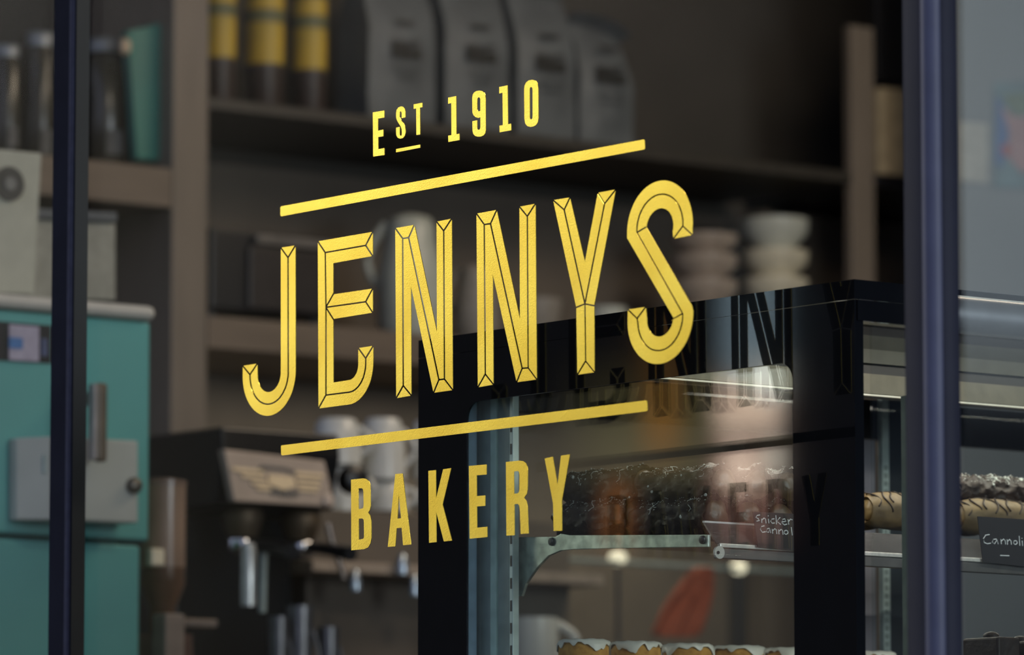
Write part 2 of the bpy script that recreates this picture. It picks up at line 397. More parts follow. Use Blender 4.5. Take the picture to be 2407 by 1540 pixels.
N1 = [[(89, 235), (143, 310), (147, 1375), (96, 1467)], [(96, 1467), (147, 1375), (206, 1448)],
      [(143, 310), (187, 304), (405, 1333), (366, 1428), (203, 655), (206, 1448), (147, 1375)],
      [(89, 235), (228, 211), (187, 304), (143, 310)],
      [(228, 211), (391, 988), (388, 188), (440, 255), (445, 1328), (405, 1333), (187, 304)],
      [(405, 1333), (445, 1328), (506, 1408), (366, 1428)], [(498, 166), (506, 1408), (445, 1328), (440, 255)],
      [(388, 188), (498, 166), (440, 255)]]
facet_letter([zz(Z2, f) for f in N1], 'gold_letter_n', 'faceted gold letter N standing right after the faceted E')
N2 = [[(677, 130), (733, 209), (741, 1292), (687, 1388)], [(687, 1388), (741, 1292), (800, 1368)],
      [(733, 209), (779, 203), (1008, 1250), (968, 1351), (795, 568), (800, 1368), (741, 1292)],
      [(677, 130), (824, 103), (779, 203), (733, 209)],
      [(824, 103), (992, 893), (988, 80), (1045, 150), (1051, 1247), (1008, 1250), (779, 203)],
      [(1008, 1250), (1051, 1247), (1113, 1331), (968, 1351)], [(1104, 58), (1113, 1331), (1051, 1247), (1045, 150)],
      [(988, 80), (1104, 58), (1045, 150)]]
facet_letter([zz(Z2, f) for f in N2], 'gold_letter_n', 'faceted gold letter N standing right before the faceted Y')
Yl = [[(63, 190), (188, 170), (145, 262)], [(63, 190), (145, 262), (298, 957), (234, 983)],
      [(145, 262), (188, 170), (298, 645), (393, 136), (443, 217), (298, 957)],
      [(393, 136), (526, 111), (443, 217)], [(443, 217), (526, 111), (366, 970), (298, 957)],
      [(234, 983), (298, 957), (303, 1380), (242, 1481)], [(298, 957), (366, 970), (368, 1463), (303, 1380)], [(242, 1481), (303, 1380), (368, 1463)]]
facet_letter([zz(Z3, f) for f in Yl], 'gold_letter_y', 'large faceted gold letter Y standing above the dark display case corner')
# S
C1 = (1551, 535); C2 = (1552, 746.5)
o1 = arc(C1, (77, -13), 110, 8, -180, 40); r1 = arc(C1, (54.2, -9), 78, 0, -180, 40); i1 = arc(C1, (31.8, -6), 45, 20, -176, 36)
o2 = arc(C2, (77, -11), 109, -8, 180, 40); r2 = arc(C2, (52.8, -8), 77.5, 0, 180, 40); i2 = arc(C2, (31.4, -5), 44.5, 6, 184, 36)
a1, k1o, k1i = (1605, 531.4), (1627.6, 552.5), (1583.0, 561.5); a2, k2o, k2i = (1497.5, 749), (1475.6, 727.5), (1517.8, 721.5)
X1, X1i = (1497, 546.8), (1518.8, 533.5); X2, X2o = (1604.5, 737), (1584, 749)
r1 = r1[1:-1]; r2 = r2[1:-1]
S = [[k1o] + o1 + [(1474, 560), X2o, X2, X1] + r1[::-1] + [a1], [a1] + r1 + [X1, X1i] + i1[::-1][1:] + [k1i], [a1, k1o, k1i],
     [X1, X1i, (1626.8, 719.5)] + o2[1:] + [k2o, a2] + r2[::-1] + [X2], [X2] + r2 + [a2, k2i] + i2[::-1][:-1] + [X2o], [a2, k2o, k2i]]
facet_letter(S, 'gold_letter_s', 'large faceted gold letter S, ending the big middle word')
# EST 1910
flat_letter([[(140, 557), (285, 533), (285, 622), (205, 636), (205, 787), (272, 773), (272, 857), (207, 867), (209, 1020), (285, 1006), (286, 1093), (145, 1113)]], 'gold_letter_e', 'plain gold letter E beginning EST at the top of the lettering', Z4)
flat_letter([[(550, 620), (503, 630), (503, 568), (498, 548), (489, 543), (480, 555), (478, 585), (480, 620), (495, 655), (525, 690), (545, 730), (551, 775), (551, 815), (543, 850), (520, 880), (485, 888), (455, 878), (437, 850), (433, 810), (433, 750), (478, 738), (478, 825), (483, 848), (492, 853), (502, 845), (505, 820), (503, 770), (492, 735), (462, 690), (440, 650), (433, 610), (433, 565), (440, 525), (462, 495), (495, 482), (522, 487), (542, 510), (550, 545)]], 'gold_letter_s', 'small raised gold letter S in EST above a short underline', Z4)
flat_letter([[(653, 457), (763, 435), (763, 492), (733, 498), (735, 835), (688, 842), (685, 508), (655, 515)]], 'gold_letter_t', 'small raised gold letter T ending EST', Z4)
flat_letter([[(433, 1018), (735, 962), (735, 1002), (433, 1060)]], 'gold_underline', 'short thin gold underline below the small S and T', Z4, 'line')
flat_letter([[(1087, 372), (1188, 352), (1191, 832), (1229, 825), (1230, 905), (1090, 930), (1088, 850), (1129, 843), (1127, 440), (1087, 450)]], 'gold_numeral_one', 'gold numeral one that begins 1910', Z4, 'numeral')
flat_letter([[(1390, 375), (1396, 335), (1412, 308), (1438, 290), (1478, 283), (1515, 289), (1540, 308), (1554, 338), (1558, 375), (1560, 780), (1554, 818), (1535, 845), (1505, 860), (1462, 863), (1425, 852), (1403, 828), (1394, 790), (1392, 668), (1452, 657), (1452, 750), (1458, 772), (1472, 778), (1486, 770), (1493, 745), (1493, 620), (1465, 627), (1430, 616), (1405, 592), (1392, 555)],
             [(1452, 420), (1455, 390), (1462, 373), (1475, 367), (1487, 374), (1492, 395), (1492, 537), (1475, 545), (1460, 538), (1453, 520)]], 'gold_numeral_nine', 'gold numeral nine in 1910', Z4, 'numeral')
flat_letter([[(1730, 238), (1834, 217), (1840, 706), (1878, 699), (1880, 782), (1735, 808), (1733, 725), (1775, 717), (1771, 310), (1730, 321)]], 'gold_numeral_one', 'gold numeral one between the nine and the zero of 1910', Z4, 'numeral')
flat_letter([[(2043, 265), (2050, 215), (2068, 180), (2100, 155), (2150, 147), (2190, 160), (2212, 195), (2220, 250), (2222, 630), (2213, 685), (2190, 718), (2158, 735), (2120, 740), (2080, 728), (2056, 695), (2047, 640)],
             [(2112, 275), (2116, 248), (2130, 236), (2144, 246), (2149, 275), (2150, 605), (2146, 635), (2130, 648), (2117, 638), (2113, 610)]], 'gold_numeral_zero', 'gold oval zero that ends 1910', Z4, 'numeral')
# BAKERY
flat_letter([[(106, 328), (225, 315), (258, 321), (282, 342), (295, 375), (298, 410), (300, 590), (292, 630), (275, 655), (295, 680), (306, 730), (307, 910), (298, 960), (273, 1002), (235, 1018), (108, 1030)],
             [(177, 415), (213, 414), (224, 424), (228, 445), (230, 590), (224, 612), (180, 622)], [(180, 716), (220, 714), (230, 724), (233, 745), (235, 890), (230, 914), (182, 925)]], 'gold_letter_b', 'gold letter B, first letter of BAKERY', Z5)
flat_letter([[(545, 272), (618, 266), (700, 972), (622, 980), (608, 806), (558, 810), (545, 990), (470, 996)], [(580, 475), (602, 710), (567, 715)]], 'gold_letter_a', 'gold letter A of BAKERY', Z5)
flat_letter([[(873, 240), (947, 233), (949, 520), (1020, 225), (1100, 213), (1015, 573), (1108, 933), (1027, 942), (950, 645), (953, 948), (880, 956)]], 'gold_letter_k', 'gold letter K of BAKERY against the black case frame', Z5)
flat_letter([[(1275, 192), (1450, 177), (1450, 277), (1352, 285), (1354, 492), (1437, 484), (1437, 588), (1355, 595), (1357, 805), (1457, 795), (1458, 898), (1283, 915)]], 'gold_letter_e', 'gold letter E of BAKERY', Z5)
flat_letter([[(1643, 153), (1770, 139), (1815, 144), (1842, 165), (1856, 198), (1860, 235), (1857, 430), (1850, 470), (1822, 508), (1848, 545), (1858, 600), (1867, 862), (1790, 868), (1782, 640), (1777, 590), (1762, 570), (1727, 572), (1728, 880), (1648, 884)],
             [(1722, 248), (1762, 243), (1774, 255), (1778, 280), (1777, 430), (1770, 455), (1755, 465), (1724, 467)]], 'gold_letter_r', 'gold letter R of BAKERY', Z5)
flat_letter([[(2028, 118), (2108, 100), (2155, 385), (2190, 90), (2278, 77), (2197, 545), (2199, 835), (2117, 838), (2110, 560)]], 'gold_letter_y', 'plain gold letter Y, last letter of BAKERY', Z5)
I = lambda x, y: (x, y)
def rbar(q):   # bar with slightly rounded corners
    out = []
    for i in range(4):
        p = Vector(q[i]); a = (Vector(q[i - 1]) - p).normalized(); b = (Vector(q[(i + 1) % 4]) - p).normalized()
        out += [tuple(p + a * 3), tuple(p + (a + b) * .8), tuple(p + b * 3)]
    return out
flat_letter([rbar([(659, 485.4), (1515, 327.5), (1516.2, 351), (659, 509)])], 'gold_bar', 'long gold bar above the big faceted word', I, 'line')
flat_letter([rbar([(660.3, 1047.3), (1520.5, 941), (1522, 966.6), (661, 1071)])], 'gold_bar', 'long gold bar below the big faceted word', I, 'line')

# ================================================================== DISPLAY CASE
CX = .192
cn = onX(2008, 700, CX); cf = onX(983, 1100, CX)
YN, YF = cn.y, cf.y
ZT = (onX(983, 797, CX).z + onX(2003, 661, CX).z) / 2
CXR = 1.55; ZB = .86
case = thing('display_case', 'black framed glass pastry display case standing close behind the window', 'display case', ((CX + CXR) / 2, (YN + YF) / 2, ZB))
MB().box(CX, CXR, YN, YF, ZT - .022, ZT).build('top_panel', PRINT, case)
MB().box(CX + .002, CXR, YN + .02, YF - .004, ZB, ZB + .06).build('plinth', BLACKM, case)
def rrect(y0, y1, z0, z1, r, X, n=8, cs=(1, 1, 1, 1)):
    P = []
    for (cy, cz, s, k) in ((y1 - r, z1 - r, 0, cs[0]), (y0 + r, z1 - r, 90, cs[1]), (y0 + r, z0 + r, 180, cs[2]), (y1 - r, z0 + r, 270, cs[3])):
        for i in range(n + 1):
            a = math.radians(s + 90 * i / n); P.append(Vector((X, cy + r * math.cos(a), cz + r * math.sin(a))))
    return P
iy1 = onX(1097, 1100, CX).y; iy0 = onX(1864, 1000, CX).y; iz = onX(1847, 857, CX).z; iz2 = onX(1095, 942, CX).z
hole = rrect(iy0, iy1, ZB + .1, (iz + iz2) / 2, .022, CX)
zt_ = ZT - .0225
outer = [Vector((CX, YF, zt_)), Vector((CX, YN, zt_)), Vector((CX, YN, ZB + .001)), Vector((CX, YF, ZB + .001))]
MB().solid([outer, hole], (.003, 0, 0)).build('side_frame', PRINT, case)
MB().box(CX + .0032, CX + .005, YN + .004, YF - .004, ZB + .061, ZT - .023).build('side_pane', G_CASE, case)
MB().box(CX + .0165, CX + .0235, YN + .03, YF - .03, ZB + .061, ZT - .03).build('inner_pane', G_CASE, case)
# front glass and its printed band
zf0 = onY(2060, 757, YN).z
MB().box(CX + .004, CXR, YN - .001, YN + .003, zf0, ZT - .0225).build('front_band', PRINT, case)
MB().box(CX + .026, CXR, YN - .0005, YN + .004, ZB + .061, zf0 - .0005).build('front_pane', G_CASE, case)
xg = onY(2140, 1200, YN).x
MB().box(xg - .0022, xg + .0022, YN - .004, YN + .012, ZB + .061, onY(2140, 930, YN).z).build('pane_edge', mat('green_glass_edge', (0.16, 0.21, 0.18), .3), case)
MB().box(CX + .004, CX + .014, YN + .001, YN + .02, ZB + .061, ZT - .023).build('corner_post', PRINT, case)
# rear corner: aluminium channel seen through the end pane
xi = CX + .027
def ychan(name, p0, p1, x0, x1, m, z1=None, b=.001):
    a = onX(p0, 1200, x0).y; c = onX(p1, 1200, x0).y
    return MB().box(x0, x1, a, c, ZB + .061, z1 or ZT - .03).build(name, m, case, bevel=b)
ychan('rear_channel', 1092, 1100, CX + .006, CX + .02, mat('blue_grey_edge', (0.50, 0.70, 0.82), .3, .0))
ychan('rear_channel', 1102, 1152, xi, xi + .004, ALUD)
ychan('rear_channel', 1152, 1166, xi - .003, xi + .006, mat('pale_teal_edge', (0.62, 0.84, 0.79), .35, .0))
ychan('rear_channel', 1166, 1197, xi, xi + .004, ALUD)
st = ychan('slotted_standard', 1197, 1205, xi - .004, xi + .006, ALU)
ya, yb_ = onX(1199, 1200, xi - .0045).y, onX(1203, 1200, xi - .0045).y
m_ = MB(); z = ZB + .09
while z < ZT - .12: m_.box(xi - .0046, xi - .0035, ya, yb_, z, z + .013); z += .027
m_.build('slot', BLACKP, st)
# rear doors of the case: frame at YF
MB().box(CX + .03, CXR, YF - .022, YF - .006, onY(2060, 1033, YF - .022).z, ZT - .03).build('rear_header', BLACKP, case)
s2 = onY(2070, 1200, YF - .03).x; s3 = onY(2086, 1200, YF - .03).x
st = MB().box(s2, s3, YF - .034, YF - .026, ZB + .061, ZT - .03).build('slotted_standard', ALU, case)
m_ = MB(); z = ZB + .09
while z < ZT - .12: m_.box(s2 + .003, s3 - .003, YF - .0352, YF - .0335, z, z + .006); z += .0105
m_.build('slot', ALUD, st)
s5 = onY(1900, 1200, YF - .03).x
MB().box(s5, s2 - .004, YF - .024, YF - .018, ZB + .061, onY(2060, 1034, YF - .022).z - .001).build('rear_door', mat('frosted_rear_door', (0.26, 0.26, 0.30), .5, 0, .2, 5), case)
s4 = onY(2140, 1200, YF - .02).x
MB().box(s3 + .003, s4 + .015, YF - .024, YF - .012, ZB + .061, ZT - .03).build('rear_stile', mat('dark_teal_stile', (0.010, 0.020, 0.028), .4), case)
# LED housing running along the case
pl = onX(1556, 888, xi + .01); YL = pl.y; zl = pl.z
h0 = onY(2060, 788, YL).z; h1 = onY(2060, 855, YL).z; h2 = onY(2060, 879, YL).z
HOUS = mat('housing_metal', (0.15, 0.155, 0.13), .45, .3, .1, 30)
hs = MB().box(xi + .01, CXR - .03, YL, YL + .05, h1, h0).build('light_housing', HOUS, case)
MB().box(xi + .01, CXR - .03, YL + .014, YL + .05, h2, h1 - .0005).build('housing_groove', BLACKP, hs)
MB().box(xi + .01, CXR - .03, YL, YL + .05, zl + .002, h2 - .0005).build('housing_lip', mat('housing_lip_metal', (0.22, 0.205, 0.155), .4, .3), hs)
MB().box(xi + .01, CXR - .03, YL - .001, YL + .0015, h0, h0 + .002).build('housing_edge', ALU, hs)
MB().box(xi + .01, CXR - .03, YL - .001, YL + .004, zl - .0008, zl + .0008).build('light_strip', LED, hs)
# brushed steel canopy tube on the right part
q0 = onY(2200, 690, YN - .02)
tubeZ0 = onY(2330, 790, YN - .01).z; tubeZ1 = onY(2330, 703, YN - .01).z
xr = onY(2190, 740, YN - .01).x
cp = []
for i in range(13):
    a = math.radians(90 + 180 * i / 12); cp.append((YN - .004 + (tubeZ1 - tubeZ0) * .42 * math.cos(a), (tubeZ0 + tubeZ1) / 2 + (tubeZ1 - tubeZ0) / 2 * math.sin(a)))
MB().hexa([(xr, y, z) for y, z in cp], [(CXR, y, z) for y, z in cp]).build('canopy_rail', mat('brushed_canopy', (0.34, 0.36, 0.38), .32, .8, .06), case, smooth=True)
MB().box(xr, CXR, YN - .006, YN - .0042, tubeZ1 - .0005, tubeZ1 + .0012).build('canopy_edge', mat('canopy_highlight', (0.95, 0.86, 0.70), .25, .3), case)  # bright strip coloured in as the tube's highlight line

# shelf: plate, bracket, price rail
pr = onX(1655, 1225, xi + .022); YR = pr.y
zr_top = onY(1760, 1235, YR).z; zr_mid = onY(1760, 1291, YR).z; zr_bot = onY(1760, 1312, YR).z
slots = onX(1203, 1262, xi + .012)
zsh = onX(1640, 1256, xi + .01).z
sh = MB()
ys0, ys1 = YR + .012, slots.y
zr = slots.z
sh.hexa([(xi + .03, ys0, zsh), (CXR - .03, ys0, zsh), (CXR - .03, ys1, zr), (xi + .03, ys1, zr)], [(xi + .03, ys0, zsh - .006), (CXR - .03, ys0, zsh - .006), (CXR - .03, ys1, zr - .006), (xi + .03, ys1, zr - .006)])
shelf = sh.build('shelf', mat('glass_shelf_dark', (0.020, 0.022, 0.020), .12, 0, .1), case)
bx = xi + .012
brk = [(1664, 1257), (1340, 1258.5), (1318, 1255), (1305, 1262), (1205, 1263), (1205, 1400), (1226, 1402), (1236, 1372), (1262, 1335), (1290, 1306), (1318, 1294), (1345, 1291.5), (1520, 1288), (1664, 1286)]
MB().solid([[onX(x, y, bx) for x, y in brk]], (.004, 0, 0)).build('shelf_bracket', STEEL, case, bevel=.0006)
MB().solid([[onX(x, y, bx + .0002) for x, y in ((1240, 1290), (1268, 1320), (1252, 1400), (1222, 1470), (1200, 1490), (1200, 1400))]], (.005, 0, 0)) if False else None
for (x, y) in ((1297, 1273.5), (1652, 1269)):
    MB().lathe([(.0052, 0), (.0048, .002), (.002, .003)], onX(x, y, bx - .0004), (-1, 0, 0), 16).build('screw', mat('dark_screw', (0.10, 0.10, 0.10), .3, .8), case)
RAIL = mat('price_rail_steel', (0.23, 0.22, 0.22), .26, .7, .22, 90, bump=.1, sc3=(1, 1, 6))
rl = MB(); x0 = xi + .022
def railprof(X): return [Vector((X, YR, zr_top)), Vector((X, YR - .022, zr_mid + .003)), Vector((X, YR - .0205, zr_mid + .002)), Vector((X, YR + .002, zr_top - .001))]
rl.hexa(railprof(x0), railprof(CXR - .03))
rail = rl.build('price_rail', RAIL, case)
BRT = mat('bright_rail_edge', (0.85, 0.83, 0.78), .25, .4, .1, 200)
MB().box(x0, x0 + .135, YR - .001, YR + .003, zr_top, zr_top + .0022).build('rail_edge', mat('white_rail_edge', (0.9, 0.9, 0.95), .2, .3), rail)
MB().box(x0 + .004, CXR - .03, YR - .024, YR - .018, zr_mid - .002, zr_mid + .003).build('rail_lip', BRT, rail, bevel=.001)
MB().box(x0 + .004, CXR - .03, YR - .022, YR - .012, zr_bot - .004, zr_mid - .0025).build('rail_base', mat('rail_base_metal', (0.16, 0.155, 0.15), .35, .6), rail, bevel=.001)
MB().lathe([(.0075, 0), (.0075, .003)], onY(1688, 1299, YR - .0245), (0, -1, 0), 16).build('rail_clip', WHITEC, rail)
MB().lathe([(.002, 0), (.002, .0008)], onY(1688, 1299, YR - .0278), (0, -1, 0), 8).build('screw', BLACKP, rail)

# ---- chocolate and plain filled pastry tubes
def cannolo(kind, x, y, z, L, r, name, label, group, seed, rot=0.0):
    rnd = random.Random(seed)
    t = thing(name, label, 'pastry', (x, y, z - r), group)
    c = Vector((x, y, z)); seg = 48; nL = 40; mb = MB(); rings = []
    ch = kind == 'choc'
    def rad(a, u):
        e = 1 + (.10 * (abs(u - .5) * 2) ** 3 if ch else -.30 * (abs(u - .5) * 2) ** 5)
        nn = noise.noise(Vector((math.cos(a) * 2.2, math.sin(a) * 2.2, u * 7 + seed))) * (.26 if ch else .05)
        n3 = noise.noise(Vector((math.cos(a) * 6, math.sin(a) * 6, u * 20 + seed))) * (.16 if ch else .02)
        return r * (e + nn + n3)
    for j in range(nL + 1):
        u = j / nL
        rings.append([mb.bm.verts.new(c + Vector((math.cos(2 * math.pi * i / seg) * rad(2 * math.pi * i / seg, u), (u - .5) * L, math.sin(2 * math.pi * i / seg) * rad(2 * math.pi * i / seg, u)))) for i in range(seg)])
    for a, b in zip(rings, rings[1:]):
        for i in range(seg): mb.bm.faces.new((a[i], a[(i + 1) % seg], b[(i + 1) % seg], b[i]))
    # rolled rims
    for j, s in ((0, -1), (nL, 1)):
        inner = [mb.bm.verts.new(c + (v.co - c) * 1.0 + Vector((0, -s * .006, 0)) - Vector((v.co.x - c.x, 0, v.co.z - c.z)) * .22) for v in rings[j]]
        for i in range(seg): mb.bm.faces.new((rings[j][i], rings[j][(i + 1) % seg], inner[(i + 1) % seg], inner[i]))
    mb.build('shell', CHOC if ch else SHELL, t, smooth=True)
    for s in (-1, 1):
        f = MB(); f.sphere(c + Vector((0, s * (L / 2 - .004), 0)), r * (.84 if ch else .56), (1, .42, 1), 20, 12)
        for v in f.bm.verts: v.co += (v.co - c).normalized() * .003 * noise.noise(v.co * 120)
        f.build('filling', CUSTD if ch else CUSTARD, t, smooth=True)
    if ch:
        fl = MB()
        for k in range(420):
            u = rnd.random(); a = rnd.gauss(math.pi / 2 + .25, .42); rr = rad(a, u) + .0006
            p = c + Vector((math.cos(a) * rr, (u - .5) * L, math.sin(a) * rr)); s = rnd.uniform(.0003, .0009)
            if rnd.random() < .4 * noise.noise(Vector((u * 9, a * 3, seed))) + .45:
                fl.sphere(p, s, (1, rnd.uniform(.8, 2.4), .6), 5, 4)
        for k in range(3):
            u = rnd.random(); a = rnd.uniform(1.9, 3.4); rr = rad(a, u) + .0004
            fl.sphere(c + Vector((math.cos(a) * rr, (u - .5) * L, math.sin(a) * rr)), rnd.uniform(.0014, .0024), (.6, 1, 1), 8, 6)
        fl.build('coconut_flakes', COCO, t, stuff=True)
        for k in range(3):
            dr = MB(); u = rnd.uniform(.08, .92); pts = []; ae = rnd.uniform(.05, .10)
            for q in range(14):
                a = 1.7 + q * ae; rr = rad(a, u) + .0006
                pts.append(c + Vector((math.cos(a) * rr, (u - .5) * L + .003 * math.sin(q * .9 + k), math.sin(a) * rr)))
            dr.tube(pts, .0004, 5)
            dr.build('icing_thread', COCO, t, smooth=True)
    else:
        for k in range(9):
            dr = MB(); u = .06 + .88 * k / 8 + rnd.uniform(-.02, .02); pts = []; e = rnd.uniform(2.5, 3.3)
            for q in range(20):
                a = .6 + (e - .6) * q / 19; rr = rad(a, u) + .0005
                pts.append(c + Vector((math.cos(a) * rr, (u - .5) * L + .005 * math.sin(q * .5 + k * 2), math.sin(a) * rr)))
            dr.tube(pts, .0011, 6)
            dr.build('chocolate_drizzle', CHOC, t, smooth=True)
    return t
def zshelf(y): return zsh + (zr - zsh) * (y - ys0) / (ys1 - ys0)
RC = .021; LC = .135
def place_cannoli():
    yb = YR + .012 + LC / 2; ya_ = yb + LC + .005
    k = 0
    pro = {}
    words = {0: 'nearest the end pane', 1: 'in from the end pane', 2: 'deeper in the case', 3: 'far into the case'}
    for layer in (0, 1):
        for r_ in range(3 if layer == 0 else 3):
            for col_, yy in ((0, ya_), (1, yb)):
                x = xi + .05 + r_ * .050 + layer * .012 + (.004 if col_ else 0)
                z = zshelf(yy) + RC * 1.08 + layer * RC * 1.78
                lab = 'dark chocolate cannolo, %s, %s pile, %s' % ('resting on the lower ones' if layer else 'lying on the shelf', 'front' if col_ else 'rear', ('beside the end pane', 'second in from the end pane', 'third in from the end pane')[r_])
                cannolo('choc', x, yy, z, LC, RC, 'chocolate_cannolo', lab, 'chocolate cannoli heaped on the shelf', 11 + k * 3); k += 1
    # plain drizzled cannoli, further along the front
    YP = YR + .095
    pos = [(2118, 0), (2335, 0), (1990, 1), (2228, 1), (2450, 1)]
    labs = ['plain cannolo with dark drizzle seen between case corner and window post', 'plain drizzled cannolo behind the Cannoli card', 'plain drizzled cannolo mostly behind the black case corner', 'plain drizzled cannolo behind the round window post', 'plain drizzled cannolo at the picture edge behind the front ones']
    for i, (px, q) in enumerate(pos):
        YY = YP + (.052 if q else 0)
        x = onY(px, 1200, YY).x; z = zshelf(YY) + .0245
        t = cannolo('plain', 0, 0, 0, .12, .0225, 'drizzled_cannolo', labs[i], 'plain drizzled cannoli', 50 + i)
        t.location = (x, YY, z); t.rotation_euler = (0, 0, math.radians((90, 88, 91, 90, 89)[i]))
    for i, (px, py) in enumerate(((2300, 1163), (2440, 1172))):
        t = cannolo('choc', 0, 0, 0, .10, .017, 'chocolate_cannolo', ('chocolate cannolo lying on top of plain cannoli, nearer the window post', 'chocolate cannolo lying on top of plain cannoli above the Cannoli card')[i], 'chocolate cannoli on the plain ones', 80 + i)
        YY = YP + .02; t.location = (onY(px, py, YY).x, YY, zshelf(YY + .006) + .064); t.rotation_euler = (0, 0, math.radians(88))
place_cannoli()

# ---- name cards standing in the price rail
def card(name, q, strokes, Z, label, lift=.0, Y=None):
    Yc = Y
    t = thing(name, label, 'card', onY(*q[3], Yc))
    MB().solid([[onY(x, y, Yc) for x, y in q]], (0, .0012, 0)).build('board', CARD, t)
    mb = MB()
    for s in strokes: mb.tube([onY(*Z(*p), Yc - .0004) for p in s], .0007, 5)
    mb.build('handwriting', CHALK, t, smooth=True)
Za = ZM(1300, 980, 4.0117); Zb = ZM(1850, 1080, 3.3483)
def circ(cx, cy, r, n=10): return [(cx + r * math.cos(i * 2 * math.pi / n), cy + r * math.sin(i * 2 * math.pi / n)) for i in range(n + 1)]
snick = [[(1950, 925), (1925, 930), (1912, 948), (1935, 962), (1945, 978), (1918, 985)], [(1965, 960), (1968, 1000)], [(1968, 975), (1988, 955), (2003, 965), (2008, 1005)], [(2030, 962), (2035, 1005)], circ(2028, 935, 2, 5),
    [(2085, 962), (2062, 965), (2052, 985), (2065, 1005), (2088, 1002)], [(2100, 928), (2106, 1015)], [(2140, 950), (2108, 985), (2146, 1016)], [(2155, 992), (2195, 985), (2185, 962), (2162, 968), (2158, 1000), (2180, 1020), (2206, 1012)], [(2214, 965), (2222, 1017)], [(2219, 988), (2238, 965), (2256, 972)],
    [(2300, 975), (2280, 978), (2276, 992), (2296, 1002), (2298, 1018), (2274, 1024)],
    [(1992, 1028), (1962, 1035), (1955, 1062), (1972, 1090), (2002, 1084)], [(2040, 1052), (2015, 1057), (2012, 1085), (2033, 1090), (2044, 1058), (2052, 1096)], [(2066, 1058), (2071, 1102)], [(2069, 1075), (2090, 1056), (2104, 1066), (2110, 1106)], [(2125, 1062), (2130, 1108)], [(2128, 1080), (2150, 1062), (2163, 1073), (2168, 1112)], circ(2196, 1090, 19), [(2245, 1040), (2255, 1118)], [(2275, 1075), (2280, 1120)]]
card('name_card', [(1770, 1203), (2022, 1216), (2030, 1312), (1782, 1286)], snick, Za, 'dark card with two lines of chalk writing, partly behind the black case corner', Y=YR - .028)
can = [[(1592, 592), (1562, 597), (1545, 625), (1552, 655), (1575, 665), (1603, 660)], [(1648, 628), (1622, 630), (1615, 652), (1632, 666), (1652, 635), (1662, 668)], [(1682, 628), (1686, 668)], [(1684, 645), (1704, 628), (1716, 640), (1720, 670)], [(1732, 630), (1735, 671)], [(1734, 647), (1750, 631), (1762, 643), (1765, 672)],
    circ(1796, 655, 15), [(1826, 602), (1832, 680)], [(1850, 640), (1853, 682)], [(1848, 619), (1849, 623)], [(1676, 757), (1748, 759)]]
card('name_card', [(2298, 1214), (2420, 1222), (2424, 1334), (2311, 1321)], can, Zb, 'black card reading Cannoli at the picture edge', Y=YR - .028)

# ---- lower shelf with iced cakes
zc = onX(1400, 1508, xi + .09).z
HC = .062; zls = zc - HC
MB().box(xi + .03, CXR - .03, YN + .06, YF - .05, zls - .008, zls).build('shelf', mat('glass_shelf_dark', (0.02, 0.022, 0.02), .12), case)
def cake(x, y, r, label, seed):
    t = thing('iced_cake', label, 'cake', (x, y, zls), 'round iced cakes on the lower shelf')
    w_ = lambda a, j: 1 + .03 * math.sin(a * 3 + seed) + .015 * math.sin(a * 7 + seed * 2)
    MB().lathe([(r * .92, 0), (r * .96, .004), (r, .03), (r * .99, HC - .008), (r * .93, HC - .003), (r * .5, HC - .002)], (x, y, zls), seg=48, fn=w_).build('sponge', CAKE, t, smooth=True)
    mb = MB(); seg = 96; rings = []
    def drip(a): return .004 + .010 * max(0, math.sin(a * 3.0 + seed)) ** 2 + .006 * max(0, noise.noise(Vector((math.cos(a) * 3, math.sin(a) * 3, seed * 1.7)))) * 2
    for (q, zf) in ((0, 0), (.5, 0), (.88, 0), (.985, .25), (1.035, .6), (1.03, 1), (1.0, 1.02)):
        ring = []
        for i in range(seg):
            a = 2 * math.pi * i / seg; rr = r * q * w_(a, 0) + (.0008 if q > .9 else 0)
            ring.append(mb.bm.verts.new((x + rr * math.cos(a), y + rr * math.sin(a), zls + HC + .001 - (drip(a) * zf if zf else 0) + .0004 * math.sin(a * 9))))
        rings.append(ring)
    for a, b in zip(rings[1:], rings[2:]):
        for i in range(seg): mb.bm.faces.new((a[i], a[(i + 1) % seg], b[(i + 1) % seg], b[i]))
    mb.bm.faces.new(rings[1])
    for v in rings[0]: mb.bm.verts.remove(v)
    mb.build('icing', ICING, t, smooth=True)
YK = onX(1400, 1508, xi + .085).y
for i, (px, wpx, lab) in enumerate(((1373, 118, 'iced round cake nearest the case end, thin white icing with one drip'), (1494, 116, 'iced round cake second from the case end, thickly iced'), (1617, 118, 'iced round cake in the middle of the row, icing run down one side'), (1735, 124, 'iced round cake just left of the black corner stile'), (1850, 110, 'iced round cake partly hidden by the black corner stile'), (1960, 110, 'iced round cake behind the black corner stile'), (2050, 112, 'iced round cake low between the corner stile and the window post'))):
    p = onY(px, 1508 + i * 2, YK); cake(p.x, YK, .030 * wpx / 116, lab, i * 1.9 + .6)
for i, (px, py) in enumerate(((2330, 1500), (2398, 1510))):
    p = onY(px, py, YN + .12)
    t = thing('chocolate_cake', ('dark chocolate slice on the lower shelf past the window post', 'dark chocolate slice on the lower shelf at the picture edge')[i], 'cake', (p.x, YN + .12, zls), 'dark slices on the lower shelf')
    MB().box(p.x - .018, p.x + .018, YN + .09, YN + .15, zls, p.z).build('slice', CHOC, t, bevel=.003)
    MB().sphere((p.x, YN + .12, p.z + .002), .008, (1.2, 1.2, .7)).build('topping', CHOC, t, smooth=True)

